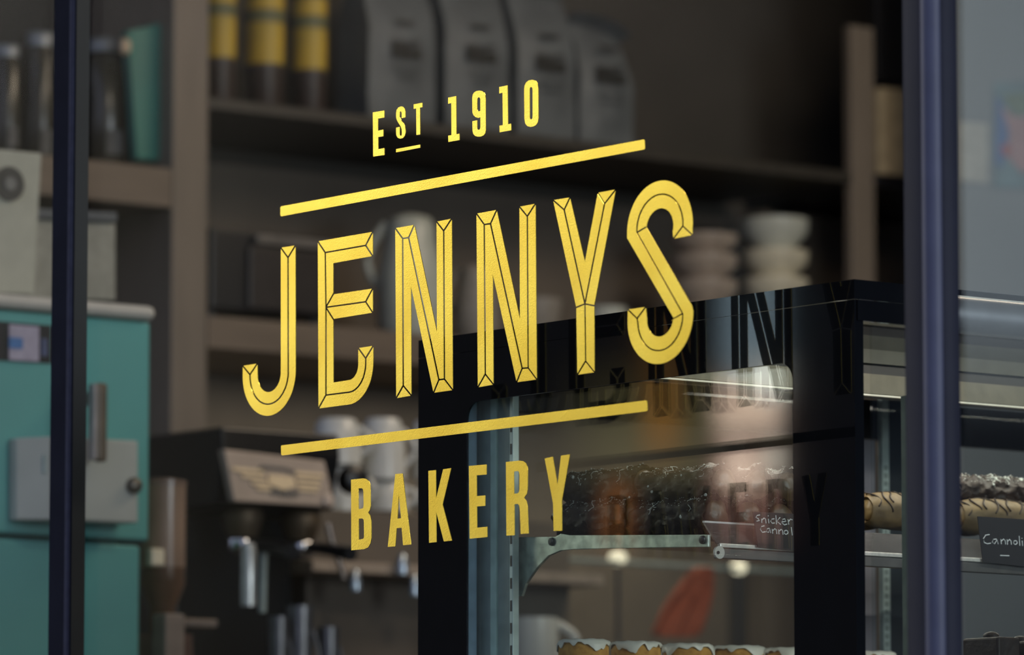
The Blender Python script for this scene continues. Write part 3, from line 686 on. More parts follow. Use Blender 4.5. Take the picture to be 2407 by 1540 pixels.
# counters under things
MB().box(CX, CXR, YN + .02, YF + .05, 0, ZB - .0005).build('case_counter', DARKW, label='dark counter carrying the pastry display case', cat='counter', bevel=.003)
MB().box(.15, 3.6, 1.60, 2.44, 0, .95).build('back_counter', DARKW, label='dark low counter under the coffee machine and grinder', cat='counter', bevel=.004)

# ================================================================== TEAL CABINET (left)
YT = 1.66
a0 = onY(-250, 690, YT); tr = onY(355, 722, YT); br = onY(330, 1500, YT)
X0t = max(.07, onY(-120, 720, YT).x); X1t = onY(353, 900, YT).x; ztt = onY(200, 712, YT).z; zc1 = onY(200, 740, YT).z; zseam = onY(200, 1270, YT).z
fr = thing('teal_fridge', 'teal enamelled refrigerator with cream top and long handle', 'refrigerator', ((X0t + X1t) / 2, YT, .95))
DT = .05
X1l = onY(329, 1400, YT).x
MB().box(X0t + .002, X1l - .002, YT + .052, 2.15, .951, ztt - .012).build('body', TEAL, fr, bevel=.01)
MB().box(X0t, X1t + .004, YT - .012, 2.15, zc1 - .001, ztt + .003).build('top_cap', CREAMT, fr, bevel=.012)
MB().box(X0t, X1t, YT, YT + .05, zseam + .0035, zc1 - .003).build('upper_door', TEAL, fr, bevel=.005)
MB().box(X0t, X1l, YT, YT + .05, .953, zseam - .0035).build('lower_door', TEAL, fr, bevel=.005)
ya = YT - .002
MB().solid([[onY(x, y, ya) for x, y in ((-90, 748), (121, 765), (121, 855), (-90, 842))]], (0, .004, 0)).build('display_strip', BLACKP, fr)
MB().solid([[onY(x, y, ya - .003) for x, y in ((22, 762), (92, 768), (92, 850), (22, 846))]], (0, .002, 0)).build('price_sticker', mat('lilac_sticker', (0.36, 0.33, 0.42), .6), fr)
MB().solid([[onY(x, y, ya - .005) for x, y in ((22, 792), (54, 795), (54, 820), (22, 818))]], (0, .0015, 0)).build('blue_mark', mat('blue_mark_ink', (0.05, 0.16, 0.40), .5), fr)
MB().solid([[onY(x, y, ya - .003) for x, y in ((98, 795), (112, 797), (112, 838), (98, 836))]], (0, .002, 0)).build('blue_mark', mat('dim_blue_mark', (0.05, 0.07, 0.16), .5), fr)
YH = YT - .085
hz0, hz1 = onY(232, 1086, YH).z, onY(232, 900, YH).z; hx0, hx1 = onY(224, 1000, YH).x, onY(249, 1000, YH).x
hd = MB().box(hx0, hx1, YH - .006, YH + .008, hz0, hz1).build('handle', mat('dark_handle', (0.11, 0.085, 0.055), .4, .1), fr, bevel=.005)
MB().box(hx0 - .006, hx0 + .001, YH - .006, YH + .012, hz0 + .002, hz1 - .002).build('handle_rim', mat('handle_rim_metal', (0.30, 0.27, 0.25), .4, .4), hd, bevel=.002)
MB().box(hx0 + .001, hx1 - .002, YH + .008, YT - .0005, hz1 - .03, hz1 - .012).build('handle_arm', mat('dark_handle', (0.11, 0.085, 0.055), .4, .1), hd)
# white angular dispenser box on the door
Yd = YT - .05
q = [onY(x, y, Yd) for x, y in ((120, 1026), (325, 1036), (325, 1230), (120, 1222))]
bq = [Vector((p.x, YT - .001, p.z)) for p in q]
disp = thing('wall_box', 'small pale grey lockable metal box mounted on the teal door', 'box', ((q[0].x + q[1].x) / 2, YT, q[3].z))
MB().hexa([q[0], q[1], q[2], q[3]], bq).build('body', GREYW, disp, bevel=.003)
q2 = [onY(x, y, YT - .03) for x, y in ((40, 1032),)]
pl0 = onY(38, 1030, YT - .02); pl1 = onY(38, 1222, YT - .02)
MB().hexa([pl0, q[0] + Vector((-.001, 0, 0)), q[3] + Vector((-.001, 0, 0)), pl1], [Vector((pl0.x, YT - .001, pl0.z)), Vector((q[0].x - .001, YT - .001, q[0].z)), Vector((q[3].x - .001, YT - .001, q[3].z)), Vector((pl1.x, YT - .001, pl1.z))]).build('side_wing', GREYW, disp, bevel=.002)
MB().lathe([(.012, 0), (.012, .008), (.008, .012)], onY(312, 1142, Yd), (0, -1, 0), 20).build('lock', mat('lock_metal', (0.12, 0.11, 0.09), .35, .6), disp, smooth=True)
MB().box(q[1].x + .0005, q[1].x + .006, Yd + .01, Yd + .03, onY(326, 1112, Yd).z, onY(326, 1085, Yd).z).build('hinge', BRASS, disp)
sl = onY(101, 1080, YT - .04)
MB().box(sl.x - .003, sl.x + .001, YT - .0475, YT - .043, sl.z - .02, sl.z + .006).build('slot', ALUD, disp)

# papers and boxes standing on the fridge
def slab(name, q, Y, d, m, label, cat, group=None, parent=None, bevel=.002):
    pts = [onY(x, y, Y) for x, y in q]
    return MB().solid([pts], (0, d, 0)).build(name, m, parent, label=label, cat=cat, group=group, bevel=bevel)
nt_ = thing('notice_board', 'pale leaning notice with a dark round emblem on the fridge top', 'notice', onY(40, 690, 1.80))
slab('sheet', ((-60, 345), (98, 360), (80, 692), (-60, 686)), 1.80, .012, PAPER, None, None, parent=nt_)
c0 = onY(22, 432, 1.797)
MB().lathe([(.026, 0), (.026, .0015)], c0, (0, -1, 0), 28).build('emblem', mat('emblem_ink', (0.045, 0.045, 0.04), .6), nt_)
MB().lathe([(.010, 0), (.010, .0015)], c0 + Vector((0, -.002, 0)), (0, -1, 0), 20).build('emblem_centre', mat('emblem_grey', (0.17, 0.17, 0.16), .6), nt_)
cb = thing('storage_box', 'pale grey storage box with darker lid behind the leaning notice', 'box', onY(180, 700, 1.95))
slab('body', ((70, 515), (272, 525), (272, 706), (70, 700)), 1.93, .14, mat('pale_box', (0.27, 0.27, 0.23), .7), None, None, parent=cb)
slab('lid', ((66, 488), (276, 499), (276, 522), (66, 512)), 1.922, .15, mat('dark_box_lid', (0.075, 0.085, 0.095), .6), None, None, parent=cb)

# ================================================================== SHELVING along the back wall
def xy(px, Y): return onY(px, 600, Y).x
unit = thing('shelving_unit', 'tall timber shelving unit with beige uprights along the back wall', 'shelving', (1.4, 2.8, 0))
def upright(p0, p1, z0, z1, Y0=YSH, m=WOODP, d=.38):
    MB().box(xy(p0, Y0), xy(p1, Y0), Y0, Y0 + d, z0, z1).build('upright', m, unit, bevel=.003)
upright(404, 488, 0, 2.99); 
upright(2004, 2058, 0, onY(2030, 62, YSH).z, d=.022)
XA, XBX, XC = xy(-200, YSH), xy(404, YSH), xy(488, YSH); XD = xy(2004, YSH)
def board(x0, x1, yt, yb, refpx, m=WOODS, Y0=YSH, nm='shelf_board'):
    zt = onY(refpx, yt, Y0).z; zb = onY(refpx, yb, Y0).z
    MB().box(x0, x1, Y0, YB - .006, zb, zt).build(nm, m, unit, bevel=.002); return zt
XA = max(XA, .10)
zL1 = board(XA, XBX - .001, 385, 478, 300)
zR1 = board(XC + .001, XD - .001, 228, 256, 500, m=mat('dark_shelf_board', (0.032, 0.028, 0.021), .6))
zR2 = board(XC + .001, XD - .001, 742, 818, 500)
zR3 = board(XC + .001, XD - .001, 405, 425, 500, m=mat('dark_shelf_board', (0.032, 0.028, 0.021), .6)) if False else None
XE = xy(2058, YSH)
zS = board(XE + .001, XE + .7, 412, 440, 2090, m=BLACKP)
MB().box(XA, XBX - .001, YB - .02, YB - .0055, .96, zL1 - .11).build('back_panel', WOODB, unit)
MB().box(XC + .001, XD - .001, YB - .02, YB - .0055, zR2 - .001, zR1 - .05).build('back_panel', WOODB, unit)
MB().box(XC + .001, XD - .001, YB - .02, YB - .0055, .96, onY(500, 818, YSH).z - .002).build('back_panel', WOODB, unit)
MB().box(XE + .001, XE + .7, YB - .06, YB - .0055, .96, zS - .035).build('back_panel', WOODB, unit)

# jars and teal board, upper left
def jar(px, ptop, pbase, w_, label, Y=2.78):
    c = onY(px, pbase, Y); top = onY(px, ptop, Y).z; r = w_ * .66 / 1000 / 2 / .79 * .82; z0 = zL1 + .001
    t = thing('storage_jar', label, 'jar', (c.x, Y, z0), 'jars on the upper left shelf')
    H = top - z0
    MB().lathe([(r * .9, 0), (r, .006), (r, H * .80), (r * .8, H * .87), (r * .78, H * .9)], (c.x, Y, z0), seg=32).build('body', JARC, t, smooth=True)
    MB().lathe([(r * .84, H * .9), (r * .86, H * .91), (r * .86, H * .99), (r * .8, H)], (c.x, Y, z0), seg=32).build('lid', LIDG, t, smooth=True)
    MB().box(c.x - r * .5, c.x + r * .3, Y - r * 1.02, Y - r * .9, z0 + H * .12, z0 + H * .3).build('label_tag', mat('dim_tag', (0.10, 0.10, 0.10), .7), t)
jar(15, 108, 345, 70, 'dark glass storage jar at the picture edge of the upper shelf')
jar(92, 78, 350, 80, 'dark glass storage jar beside the left window post', 2.85)
jar(245, 95, 372, 115, 'wide dark storage jar with grey lid next to the teal board')
jar(180, 110, 365, 70, 'dark storage jar partly behind the left window post', 2.88)
MB().lathe([(.003, 0), (.010, .006), (.010, .022), (.004, .028)], onY(293, 128, 2.70), seg=16).build('jar_glint', mat('warm_glint', (0.55, 0.42, 0.28), .3), label='small pale blob put in as the warm highlight above the wide jar', cat='glint', smooth=True)  # warm highlight modelled as a pale solid blob
slab('teal_board', ((300, 72), (394, 50), (374, 378), (322, 374)), 2.70, .02, TEALD, 'dark teal board standing upright against the beige upright', 'board')

# syrup bottles with yellow labels
def bottle(px, yb, w_, label, dz=0):
    Y = 2.80; c = onY(px, 200, Y); r = w_ / 12300 * 8.9 / 2 * 1.0
    z0 = zR1 + .001; zl_ = onY(px, yb, Y - r).z
    t = thing('syrup_bottle', label, 'bottle', (c.x, Y, z0), 'yellow labelled bottles on the upper shelf')
    H = .34
    MB().lathe([(r * .9, 0), (r * .97, .004), (r * .97, H * .72), (r * .5, H * .84), (r * .36, H * .9), (r * .36, H)], (c.x, Y, z0), seg=32).build('body', BOTT, t, smooth=True)
    MB().lathe([(r, zl_ - z0), (r * 1.0, zl_ - z0 + .075)], (c.x, Y, z0), seg=32, cap=False).build('label_band', YELL, t, smooth=True)
    MB().lathe([(r * 1.0, zl_ - z0 + .0755), (r * 1.0, zl_ - z0 + .098)], (c.x, Y, z0), seg=32, cap=False).build('green_stripe', mat('olive_stripe', (0.13, 0.13, 0.05), .6), t, smooth=True)
    MB().lathe([(r * 1.0, zl_ - z0 + .0985), (r * 1.0, zl_ - z0 + .13)], (c.x, Y, z0), seg=32, cap=False).build('label_band', YELL, t, smooth=True)
bottle(515, 132, 84, 'yellow labelled bottle beside the beige upright')
bottle(622, 146, 98, 'yellow labelled bottle in the middle of the three')
bottle(727, 160, 88, 'yellow labelled bottle nearest the grey bags')
# coffee bags
for i, (px, w_, lab) in enumerate(((945, 175, 'grey coffee bag with black print, nearest the yellow bottles'), (1122, 170, 'grey coffee bag with black print, second from the yellow bottles'), (1284, 158, 'grey coffee bag with black print, third from the yellow bottles'), (1425, 150, 'grey coffee bag with black print, farthest from the yellow bottles'))):
    Y = 2.74; x = onY(px, 200, Y).x; hw = w_ / 12300 * 8.9 / 2 / .79 * .96; z0 = zR1 + .001
    t = thing('coffee_bag', lab, 'bag', (x, Y, z0), 'grey coffee bags on the upper shelf')
    H = (.31, .31, .30, .255)[i]; mb = MB(); nx, nz = 12, 16
    for s in (0, 1):
        g = [[mb.bm.verts.new((x + hw * (2 * a / nx - 1) * (1 - .05 * (b / nz)), Y + (.10 * s if b < nz else .05) - (1 if not s else -1) * .012 * math.sin(math.pi * a / nx) * math.sin(math.pi * b / nz) + (.05 - .1 * s) * (max(0, b / nz - .55) / .45) ** 1.5 + .004 * noise.noise(Vector((a, b, i * 3 + s * 9)) * .5), z0 + H * b / nz - (.03 * (a / nx) ** 3 * b / nz if i == 3 else 0))) for b in range(nz + 1)] for a in range(nx + 1)]
        for a in range(nx):
            for b in range(nz): mb.bm.faces.new((g[a][b], g[a + 1][b], g[a + 1][b + 1], g[a][b + 1]))
        if s: 
            for b in range(nz):
                mb.bm.faces.new((g0[0][b], g0[0][b + 1], g[0][b + 1], g[0][b])); mb.bm.faces.new((g0[nx][b], g0[nx][b + 1], g[nx][b + 1], g[nx][b]))
            for a in range(nx): mb.bm.faces.new((g0[a][0], g0[a + 1][0], g[a + 1][0], g[a][0]))
        g0 = g
    mb.build('pouch', BAGG, t, smooth=True)
    cy = (118, 128, 150, 178)[i]; cxp = px + 12
    pm = MB()
    for (u0, u1, v0, v1) in ((-34, -14, -22, 20), (-10, 6, -20, 24), (10, 34, -8, 22), (12, 28, -24, -14), (-30, 30, 40, 47), (-24, 18, -70, -58), (-20, 24, 60, 66)):
        a_, b_ = onY(cxp + u0, cy + v0 + .07 * u0, Y - .0165), onY(cxp + u1, cy + v1 + .07 * u1, Y - .0165)
        pm.box(a_.x, b_.x, Y - .0175, Y - .0155, b_.z, a_.z)
    pm.build('print', INK, t)

# ---- middle shelf
zM = zR2 + .001
# black box appliance
Y = 2.70; x0, x1 = onY(578, 640, Y).x, onY(778, 640, Y).x; xs = onY(495, 640, Y).x
mw = thing('microwave', 'black box shaped oven with grey front on the middle shelf', 'oven', ((xs + x1) / 2, Y, zM))
zt = onY(600, 542, Y).z; zbm = onY(600, 735, Y).z
MB().box(xs, x1, Y, YB - .03, max(zM + .008, zbm), zt).build('body', BLACKP, mw, bevel=.006)
zb_ = max(zM + .008, zbm)
MB().box(x0, x1 - .004, Y - .012, Y - .0005, zb_ + .006, zt - .03).build('door', mat('dark_oven_front', (0.035, 0.030, 0.028), .3), mw, bevel=.003)
MB().box(x0 + .01, x1 - .01, Y - .02, Y - .0005, zt - .026, zt - .008).build('control_strip', mat('oven_strip', (0.12, 0.11, 0.10), .4), mw, bevel=.003)
for fx in (xs + .02, x1 - .02): MB().lathe([(.008, 0), (.008, zb_ - zM)], (fx, Y + .03, zM), seg=12).build('foot', BLACKP, mw)
# pale jug with handle
def jug(px, ptop, w_, Y, label, m, zbase=zM, H=None, hside=-1, name='jug'):
    c = onY(px, ptop, Y); r = w_ / 12300 * 8.9 / 2; H = (c.z - zbase) if H is None else H
    t = thing(name, label, 'jug', (c.x, Y, zbase))
    MB().lathe([(r * .75, 0), (r, H * .12), (r * .98, H * .5), (r * .74, H * .8), (r * .72, H * .9), (r * .6, H * .97), (r * .25, H)], (c.x, Y, zbase), seg=32).build('body', m, t, smooth=True)
    pts = [Vector((c.x, Y, zbase)) + (RGT * hside) * (r * (.72 + .55 * math.sin(math.pi * k / 12))) + Vector((0, 0, H * (.93 - .6 * k / 12))) for k in range(13)]
    MB().tube(pts, r * .13, 8).build('handle', m, t, smooth=True)
    return t
jug(965, 505, 170, 2.76, 'large pale grey jug with side handle on the middle shelf', GREYC)
jug(1120, 622, 120, 2.74, 'small stoneware jug beside the large pale jug', mat('brownish_stoneware', (0.26, 0.235, 0.20), .4))
def bowl(px, ptop, w_, Y, label, m, zbase):
    c = onY(px, ptop, Y); r = w_ / 12300 * 8.9 / 2; H = c.z - zbase
    t = thing('bowl', label, 'bowl', (c.x, Y, zbase), 'bowls on the middle shelf')
    MB().lathe([(r * .45, 0), (r * .5, H * .06), (r * .85, H * .5), (r, H), (r * .95, H), (r * .8, H * .5), (r * .4, H * .12)], (c.x, Y, zbase), seg=32).build('shell', m, t, smooth=True)
bowl(1262, 705, 130, 2.72, 'stoneware bowl behind the second N', mat('brownish_stoneware', (0.26, 0.235, 0.20), .4), zM)
bowl(1425, 725, 110, 2.72, 'pale bowl half hidden by the case top', GREYC, zM)
# stacked dishes
def dish_stack(px, w_, ys, Y, who, ms, zb0):
    z = zb0
    for i, (y, m) in enumerate(zip(ys, ms)):
        c = onY(px, y, Y); r = w_ / 12300 * 8.9 / 2; h = c.z - z - .0008
        t = MB().lathe([(r * .55, 0), (r * .6, h * .10), (r * .97, h * .55), (r, h * .97), (r * .96, h), (r * .3, h * .98)], (c.x, Y, z), seg=40)
        o = t.build('dish', m, label='%s dish in the %s' % (('lowest', 'second', 'third', 'fourth', 'topmost')[i if i < len(ys) - 1 else 4], who), cat='dish', group='stacked dishes', smooth=True)
        z = c.z
dish_stack(1655, 178, (722, 660, 600, 552), 2.78, 'brownish stack left of the pale stack', [mat('brownish_china', (0.36, 0.30, 0.245), .35)] * 4, zM)
dish_stack(1822, 178, (720, 655, 590, 515), 2.76, 'pale stack nearer the beige upright', [GREYC, mat('cream_china', (0.60, 0.56, 0.43), .35), mat('cream_china', (0.60, 0.56, 0.43), .35), GREYC], zM)

# cream box on the right shelf and lower right black panel
slab('cream_box', ((2066, 205), (2150, 212), (2150, 415), (2066, 408)), YSH + .004, .03, mat('cream_card', (0.44, 0.37, 0.25), .7), 'cream cardboard box standing beside the beige upright', 'box')
slab('dark_screen', ((2062, -60), (2200, -50), (2200, 196), (2062, 190)), YSH + .005, .02, BLACKP, 'black panel above the cream box', 'panel')
# grey partition with posters at the right
xg = onY(2205, 400, 2.45).x
MB().box(xg, 4.9, 2.45, 2.48, 0.0, 2.99).build('wall_partition', WALLG, kind='structure')
slab('notice', ((2250, 285), (2322, 292), (2320, 432), (2250, 426)), 2.447, -.002, mat('pale_notice_paper', (0.34, 0.36, 0.34), .8), 'pale paper notice pinned beside the colourful picture', 'notice')
po = thing('poster', 'colourful childlike picture in blue and red at the picture edge', 'picture', onY(2380, 440, 2.446))
slab('sheet', ((2335, 195), (2470, 185), (2470, 445), (2335, 440)), 2.447, -.002, mat('poster_teal', (0.13, 0.22, 0.26), .8, c2=(0.10, 0.15, 0.17), scale=14), None, None, parent=po)
slab('blue_shape', ((2342, 225), (2352, 235), (2370, 300), (2368, 345), (2352, 400), (2340, 380)), 2.444, -.001, mat('poster_blue', (0.06, 0.12, 0.30), .8), None, None, parent=po)
slab('pink_shape', ((2352, 250), (2385, 275), (2465, 270), (2465, 410), (2400, 405), (2368, 370), (2372, 310)), 2.443, -.001, mat('poster_pink', (0.30, 0.19, 0.20), .8), None, None, parent=po)
slab('green_shape', ((2355, 225), (2400, 215), (2465, 240), (2465, 268), (2385, 270)), 2.4435, -.001, mat('poster_green', (0.12, 0.17, 0.12), .8), None, None, parent=po)
MB().lathe([(.012, 0), (.012, .001)], onY(2364, 352, 2.4415), (0, -1, 0), 20).build('red_dot', mat('poster_red', (0.28, 0.07, 0.08), .8), po)

# ================================================================== ESPRESSO MACHINE
YE = 1.98
xa = onY(524, 1100, YE).x; xb = onY(800, 1150, YE).x; zet = onY(524, 1002, YE).z; zeb = .951
em = thing('espresso_machine', 'black espresso machine with winged emblem on its sloping front', 'coffee machine', ((xa + xb) / 2, YE + .15, zeb))
# body side profile (Y,Z), extruded along X
zp0, zp1 = onY(526, 1056, YE).z, onY(550, 1180, YE - .02).z
prof = [(YE + .005, zet), (YE - .0, zp0), (YE + .02, zp1), (YE + .13, zp1 - .01), (YE + .13, zeb + .09), (YE - .01, zeb + .085), (YE - .01, zeb + .02), (YE + .42, zeb + .02), (YE + .42, zet + .0)]
MB().hexa([(xa, y, z) for y, z in prof], [(xb, y, z) for y, z in prof]).build('body', BLACKM, em, bevel=.004)
pq = [onY(527, 1056, YE - .012), onY(763, 1084, YE - .012), onY(789, 1192, YE - .028), onY(551, 1178, YE - .028)]
fp = MB().hexa(pq, [p + Vector((0, .018, 0)) for p in pq]).build('front_panel', TAUPE, em, bevel=.002)
def lerpq(u, v): return (pq[0] * (1 - u) + pq[1] * u) * (1 - v) + (pq[3] * (1 - u) + pq[2] * u) * v
eb = MB()
for (u0, u1, v) in ((.04, .34, .34), (.12, .34, .46), (.2, .36, .58), (.24, .38, .68), (.66, .94, .30), (.66, .90, .42), (.66, .88, .54), (.66, .84, .64)):
    a_ = [lerpq(u0, v), lerpq(u1, v), lerpq(u1, v + .07), lerpq(u0, v + .07)]; eb.hexa([p + Vector((0, -.003, 0)) for p in a_], [p + Vector((0, .001, 0)) for p in a_])
sh_ = [lerpq(u, v) for u, v in ((.38, .42), (.62, .42), (.64, .62), (.5, .72), (.36, .62))]
eb.hexa([p + Vector((0, -.004, 0)) for p in sh_], [p + Vector((0, .001, 0)) for p in sh_]); eb.build('winged_emblem', PALEG, fp)
ek = MB()
for (u0, u1, v0, v1) in ((.34, .6, .24, .29), (.31, .36, .28, .33), (.6, .66, .28, .33), (.38, .44, .72, .82), (.46, .5, .74, .84), (.52, .57, .74, .84), (.59, .64, .72, .82)):
    a_ = [lerpq(u0, v0), lerpq(u1, v0), lerpq(u1, v1), lerpq(u0, v1)]; ek.hexa([p + Vector((0, -.003, 0)) for p in a_], [p + Vector((0, .001, 0)) for p in a_])
ek.build('emblem_lettering', mat('emblem_dark', (0.10, 0.10, 0.095), .5), fp)
MB().lathe([(.010, 0), (.010, .004), (.006, .006)], lerpq(.93, .86) + Vector((0, -.001, 0)), (0, -1, 0), 16).build('badge', mat('pale_badge', (0.60, 0.48, 0.40), .3), fp, smooth=True)
# groups, portafilters, gauge tube
for i, px in enumerate((578, 715)):
    p = onY(px, 1215, YE + .05)
    g = MB().lathe([(.030, .0), (.034, -.012), (.030, -.03), (.024, -.045)], (p.x, YE + .06, zp1 - .002), seg=28).build('group_head', BRASS, em, smooth=True)
    MB().lathe([(.022, -.046), (.026, -.050), (.026, -.066), (.012, -.078)], (p.x, YE + .06, zp1 - .002), seg=24).build('basket', CHROME, g, smooth=True)
    MB().tube([(p.x, YE + .04, zp1 - .060), (p.x - .005, YE - .02, zp1 - .066), (p.x - .01, YE - .09, zp1 - .078)], [.008, .010, .012], 12).build('portafilter_handle', BLACKP, g, smooth=True)
p0, p1 = onY(584, 1425, YE - .02), onY(584, 1278, YE - .02)
MB().lathe([(.0125, 0), (.0125, (p1.z - p0.z) * .9), (.010, p1.z - p0.z)], p0, seg=20).build('sight_tube', mat('bright_steel_tube', (0.62, 0.64, 0.62), .22, .6), em, smooth=True)
MB().tube([onY(770, 1230, YE - .015), onY(778, 1265, YE - .015), onY(800, 1330, YE - .015), onY(808, 1360, YE - .015)], .0055, 10).build('steam_wand', mat('warm_chrome', (0.55, 0.46, 0.40), .25, .8), em, smooth=True)
MB().tube([onY(620, 1300, YE + .0), onY(618, 1360, YE + .0), onY(617, 1440, YE + .0)], .006, 10).build('water_spout', ALUD, em, smooth=True)
zd = zeb + .09
MB().box(xa + .005, xb - .005, YE - .05, YE + .12, zd, zd + .012).build('drip_tray', CHROME, em, bevel=.003)
def cup(name, px, py_top, py_bot, r, Y, m, label, cat, mhandle=True, group=None, inv=False, zbase=None, hs=1):
    pb = onY(px, py_bot, Y); zt2 = onY(px, py_top, Y).z; zb = pb.z if zbase is None else zbase; H = zt2 - zb
    t = thing(name, label, cat, (pb.x, Y, zb), group)
    pr_ = [(r * .68, 0), (r * .78, H * .06), (r * .95, H * .4), (r, H), (r * .93, H), (r * .86, H * .4), (r * .6, H * .1)]
    if inv: pr_ = [(r * .93, 0), (r, .001), (r * .97, H * .5), (r * .84, H * .9), (r * .7, H)]
    MB().lathe(pr_, (pb.x, Y, zb), seg=32).build('body', m, t, smooth=True)
    if mhandle:
        pts = [Vector((pb.x, Y, zb)) + RGT * hs * (r * (.85 + .55 * math.sin(math.pi * k / 12))) + Vector((0, 0, H * (.82 - .62 * k / 12))) for k in range(13)]
        MB().tube(pts, r * .14, 8).build('handle', m, t, smooth=True)
    return t
# bright steel jugs below the machine
zJ = zd + .012
for i, (px, pt, pbb, r, lab) in enumerate(((655, 1450, 1490, .016, 'small steel milk jug under the group head'), (705, 1425, 1460, .022, 'shiny steel cup at the front of the drip tray'), (772, 1475, 1530, .018, 'steel jug standing at the outer end of the drip tray'))):
    p_ = onY(px, pbb, YE - .06); 
    cup('milk_jug', px, pt, pbb, r, YE - .03, mat('brushed_jug_steel', (0.20, 0.20, 0.21), .35, .9, .1), lab, 'jug', True, 'steel jugs at the machine', zbase=zJ + .0005)
MB().box(.90, 1.00, YE - .06, YE - .02, onY(490, 1475, YE - .06).z, onY(490, 1455, YE - .06).z).build('tamper_bar', mat('warm_chrome', (0.55, 0.46, 0.40), .25, .8), em, bevel=.004)

# mugs on the machine
for i, (px, pt, r, lab, hs) in enumerate(((792, 985, .041, 'white mug upturned on the machine top, nearer the emblem', 1), (900, 985, .038, 'white mug upturned next to the black case stile', 1), (1012, 990, .036, 'white mug behind the black case stile', 1))):
    Y = YE + .22; x = onY(px, pt, Y).x
    pb = onY(px, 1210, Y)
    cup('white_mug', px, pt, 1095 if i == 0 else 1130, r, Y, WHITEC, lab, 'mug', True, 'white mugs on the machine', inv=True, hs=hs)
    cup('white_mug', px + 6, 1099 if i == 0 else 1134, 1205, r, Y, WHITEC, lab.replace('upturned', 'lower, under the one upturned') if i < 2 else 'lower white mug behind the black case stile', 'mug', True, 'white mugs on the machine', inv=True, hs=hs)
xc0, xc1 = onY(720, 1207, YE + .17).x, onY(1010, 1207, YE + .17).x
zz_ = onY(860, 1207, YE + .22).z
cw = thing('cup_shelf', 'dark low cupboard carrying the white mugs beside the machine', 'cupboard', ((xc0 + xc1) / 2, YE + .25, .951))
MB().box(max(xb + .004, xc0), xc1 + .3, YE + .17, YE + .42, .951, zz_ - .001).build('carcass', WOODB, cw, bevel=.003)
zce = onY(860, 1325, YE + .10).z
MB().box(xb + .004, xc1 + .3, YE + .08, YE + .168, zce - .018, zce).build('ledge', mat('beige_ledge', (0.36, 0.29, 0.23), .5), cw, bevel=.002)
# black milk thermos knob right of the panel
MB().lathe([(.020, 0), (.024, .01), (.022, .03), (.01, .036)], onY(815, 1130, YE + .05), (0, -1, .0), 20).build('steam_knob', BLACKP, em, smooth=True)
# chrome parts to the right, low
for i, (px, py, r) in enumerate(((945, 1352, .010), (975, 1402, .009), (835, 1390, .009))):
    c = onY(px, py, YE + .07)
    MB().lathe([(r, 0), (r * 1.1, .01), (r * .8, .03), (r * .3, .036)], c, seg=16).build('shaker', mat('pale_blue_chrome', (0.50, 0.58, 0.66), .2, .7), label=('shiny pepper pot by the case stile, upper', 'shiny pepper pot by the case stile, lower', 'shiny pot under the ledge')[i], cat='pot', group='small shiny pots', smooth=True)

# ================================================================== GRINDER with smoky hopper
YG = 1.80; c = onY(383, 1330, YG); r = .026 * 1.0
gr = thing('coffee_grinder', 'coffee grinder with smoky brown cylindrical hopper beside the teal fridge', 'grinder', (c.x, YG, .951))
zt = onY(383, 1142, YG).z; z1 = onY(383, 1335, YG).z
MB().lathe([(.034, 0), (.034, zt - z1), (.031, zt - z1), (.031, .004)], (c.x, YG, z1), seg=32).build('hopper', HOPP, gr, smooth=True)
MB().lathe([(.0355, 0), (.0355, .006), (.02, .010)], (c.x, YG, zt + .0005), seg=32).build('hopper_lid', mat('smoky_lid', (0.20, 0.14, 0.11), .2), gr, smooth=True)
MB().lathe([(.020, 0), (.020, .04), (.034, .075), (.034, .10)], (c.x, YG, z1 - .1005), seg=32).build('hopper_cone', mat('brown_cone', (0.10, 0.055, 0.03), .25), gr, smooth=True)
MB().lathe([(.05, 0), (.052, .02), (.045, z1 - .1015 - .951)], (c.x, YG, .951), seg=32).build('body', mat('brown_grinder_body', (0.09, 0.05, 0.035), .35), gr, smooth=True)
MB().box(c.x - .055, c.x - .03, YG - .05, YG - .035, onY(350, 1330, YG - .05).z, onY(350, 1288, YG - .05).z).build('dosing_lever', mat('warm_white_lever', (0.75, 0.68, 0.52), .3), gr, bevel=.004)
mgx = onY(350, 1470, YG - .02)
MB().box(mgx.x - .018, mgx.x + .018, YG - .09, YG - .055, .951, onY(350, 1440, YG - .09).z).build('dosing_chute', mat('taupe_chute', (0.22, 0.18, 0.15), .5), gr, bevel=.003)

# ================================================================== THINGS SEEN THROUGH THE CASE
cup('coffee_mug', 1262, 1455, 1560, .040, 1.45, WHITEC, 'white mug with a looped handle seen blurred through the case', 'mug', True, zbase=.951 + .0) if False else None
YQ = 1.90
ct = thing('coffee_mug', 'white mug with looped handle seen blurred through the lower case', 'mug', onY(1262, 1560, YQ))
p = onY(1255, 1453, YQ); pb = onY(1255, 1575, YQ)
MB().lathe([(.036, 0), (.040, .01), (.040, p.z - pb.z), (.037, p.z - pb.z), (.036, .012)], pb, seg=32).build('body', WHITEC, ct, smooth=True)
pts = [pb + RGT * (.038 + .030 * math.sin(math.pi * k / 12)) + Vector((0, 0, (p.z - pb.z) * (.88 - .62 * k / 12))) for k in range(13)]
MB().tube(pts, .008, 10).build('handle', WHITEC, ct, smooth=True)
pd = thing('mug_stand', 'dark stand carrying the blurred white mug', 'stand', (pb.x, YQ, .951))
MB().box(pb.x - .06, pb.x + .06, YQ - .05, YQ + .05, .951, pb.z - .001).build('box', BLACKM, pd, bevel=.003)
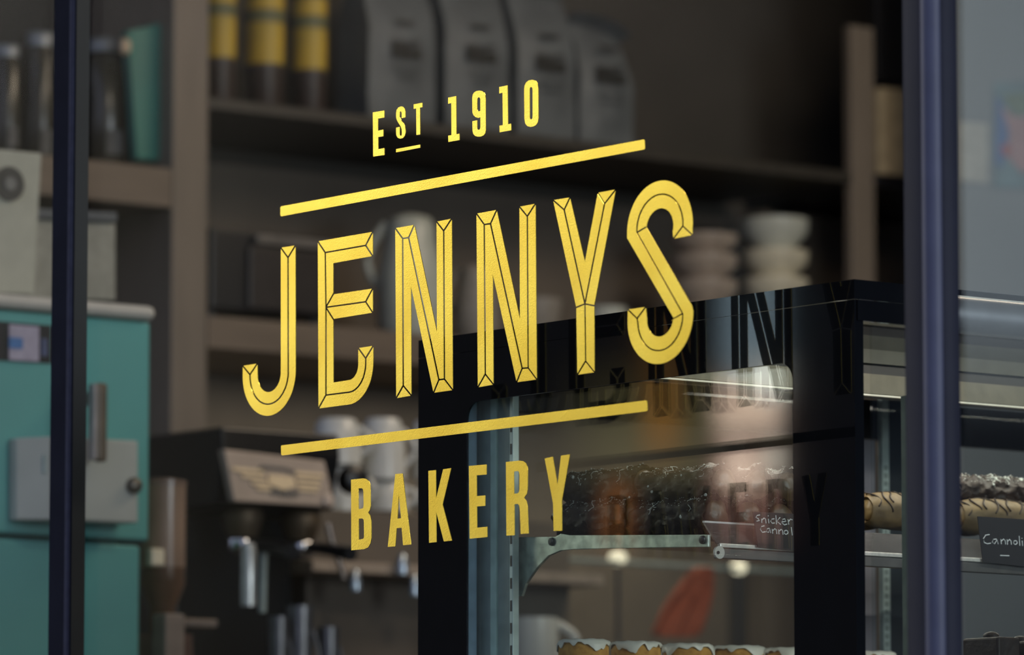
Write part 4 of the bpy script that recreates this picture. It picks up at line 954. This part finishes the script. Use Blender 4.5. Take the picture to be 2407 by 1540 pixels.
# red cloth draped over a chrome rail
cl = thing('red_cloth', 'red orange cloth hanging folded, blurred behind the case', 'cloth', onY(1620, 1480, 2.5))
mb = MB(); ff = [[None] * 15 for _ in range(13)]; bb = [[None] * 15 for _ in range(13)]
for a in range(13):
    for b in range(15):
        v = b / 14; cx_ = 1655 - 60 * v; hw = 16 + 46 * math.sin(min(1, v * 1.25) * math.pi * .5)
        px = cx_ + hw * (2 * a / 12 - 1); py = 1333 + 165 * v - 10 * abs(2 * a / 12 - 1) ** 2 * v
        q_ = onY(px, py, 2.5) + Vector((0, -.01 * math.sin(a * 1.3 + v * 2), 0)); ff[a][b] = mb.bm.verts.new(q_); bb[a][b] = mb.bm.verts.new(q_ + Vector((0, .012, 0)))
for a in range(12):
    for b in range(14):
        mb.bm.faces.new((ff[a][b], ff[a + 1][b], ff[a + 1][b + 1], ff[a][b + 1])); mb.bm.faces.new((bb[a][b], bb[a][b + 1], bb[a + 1][b + 1], bb[a + 1][b]))
for b in range(14):
    mb.bm.faces.new((ff[0][b], ff[0][b + 1], bb[0][b + 1], bb[0][b])); mb.bm.faces.new((ff[12][b], bb[12][b], bb[12][b + 1], ff[12][b + 1]))
for a in range(12):
    mb.bm.faces.new((ff[a][0], bb[a][0], bb[a + 1][0], ff[a + 1][0])); mb.bm.faces.new((ff[a][14], ff[a + 1][14], bb[a + 1][14], bb[a][14]))
mb.build('folds', REDC, cl, smooth=True)
rz = onY(1655, 1333, 2.51)
MB().tube([(rz.x - .35, 2.512, rz.z), (rz.x + .3, 2.512, rz.z)], .004, 8).build('towel_rail', ALUD, label='thin rail carrying the red orange cloth', cat='rail')
# glowing spots on thin poles, added in place of chrome highlights
lb = thing('hanging_glint', None, None, (0, 0, 0)); bpy.data.objects.remove(lb)
for i, (px, py, r) in enumerate(((1452, 1312, .017), (1736, 1334, .016), (2370, 1462, .009))):
    p = onY(px, py, 2.52)
    t = thing('glint_spot', ('glowing spot for a blurred chrome highlight below the shelf bracket', 'glowing spot for a blurred chrome highlight below the price rail', 'faint glowing spot for a blurred highlight low at the picture edge')[i], 'lamp', p, 'small glowing highlight spots')
    MB().sphere(p, r, (1, 1, .8)).build('glint_globe', GLINT, t, smooth=True)
    MB().lathe([(.03, 0), (.03, .01), (.004, .02), (.004, p.z - r * .8)], (p.x, 2.52, .0), seg=12).build('stem', BLACKP, t, smooth=True)
print('ok', CAM, 'case', YN, YF, ZT, 'YR', YR, 'YL', YL, 'zR1', zR1, zM)
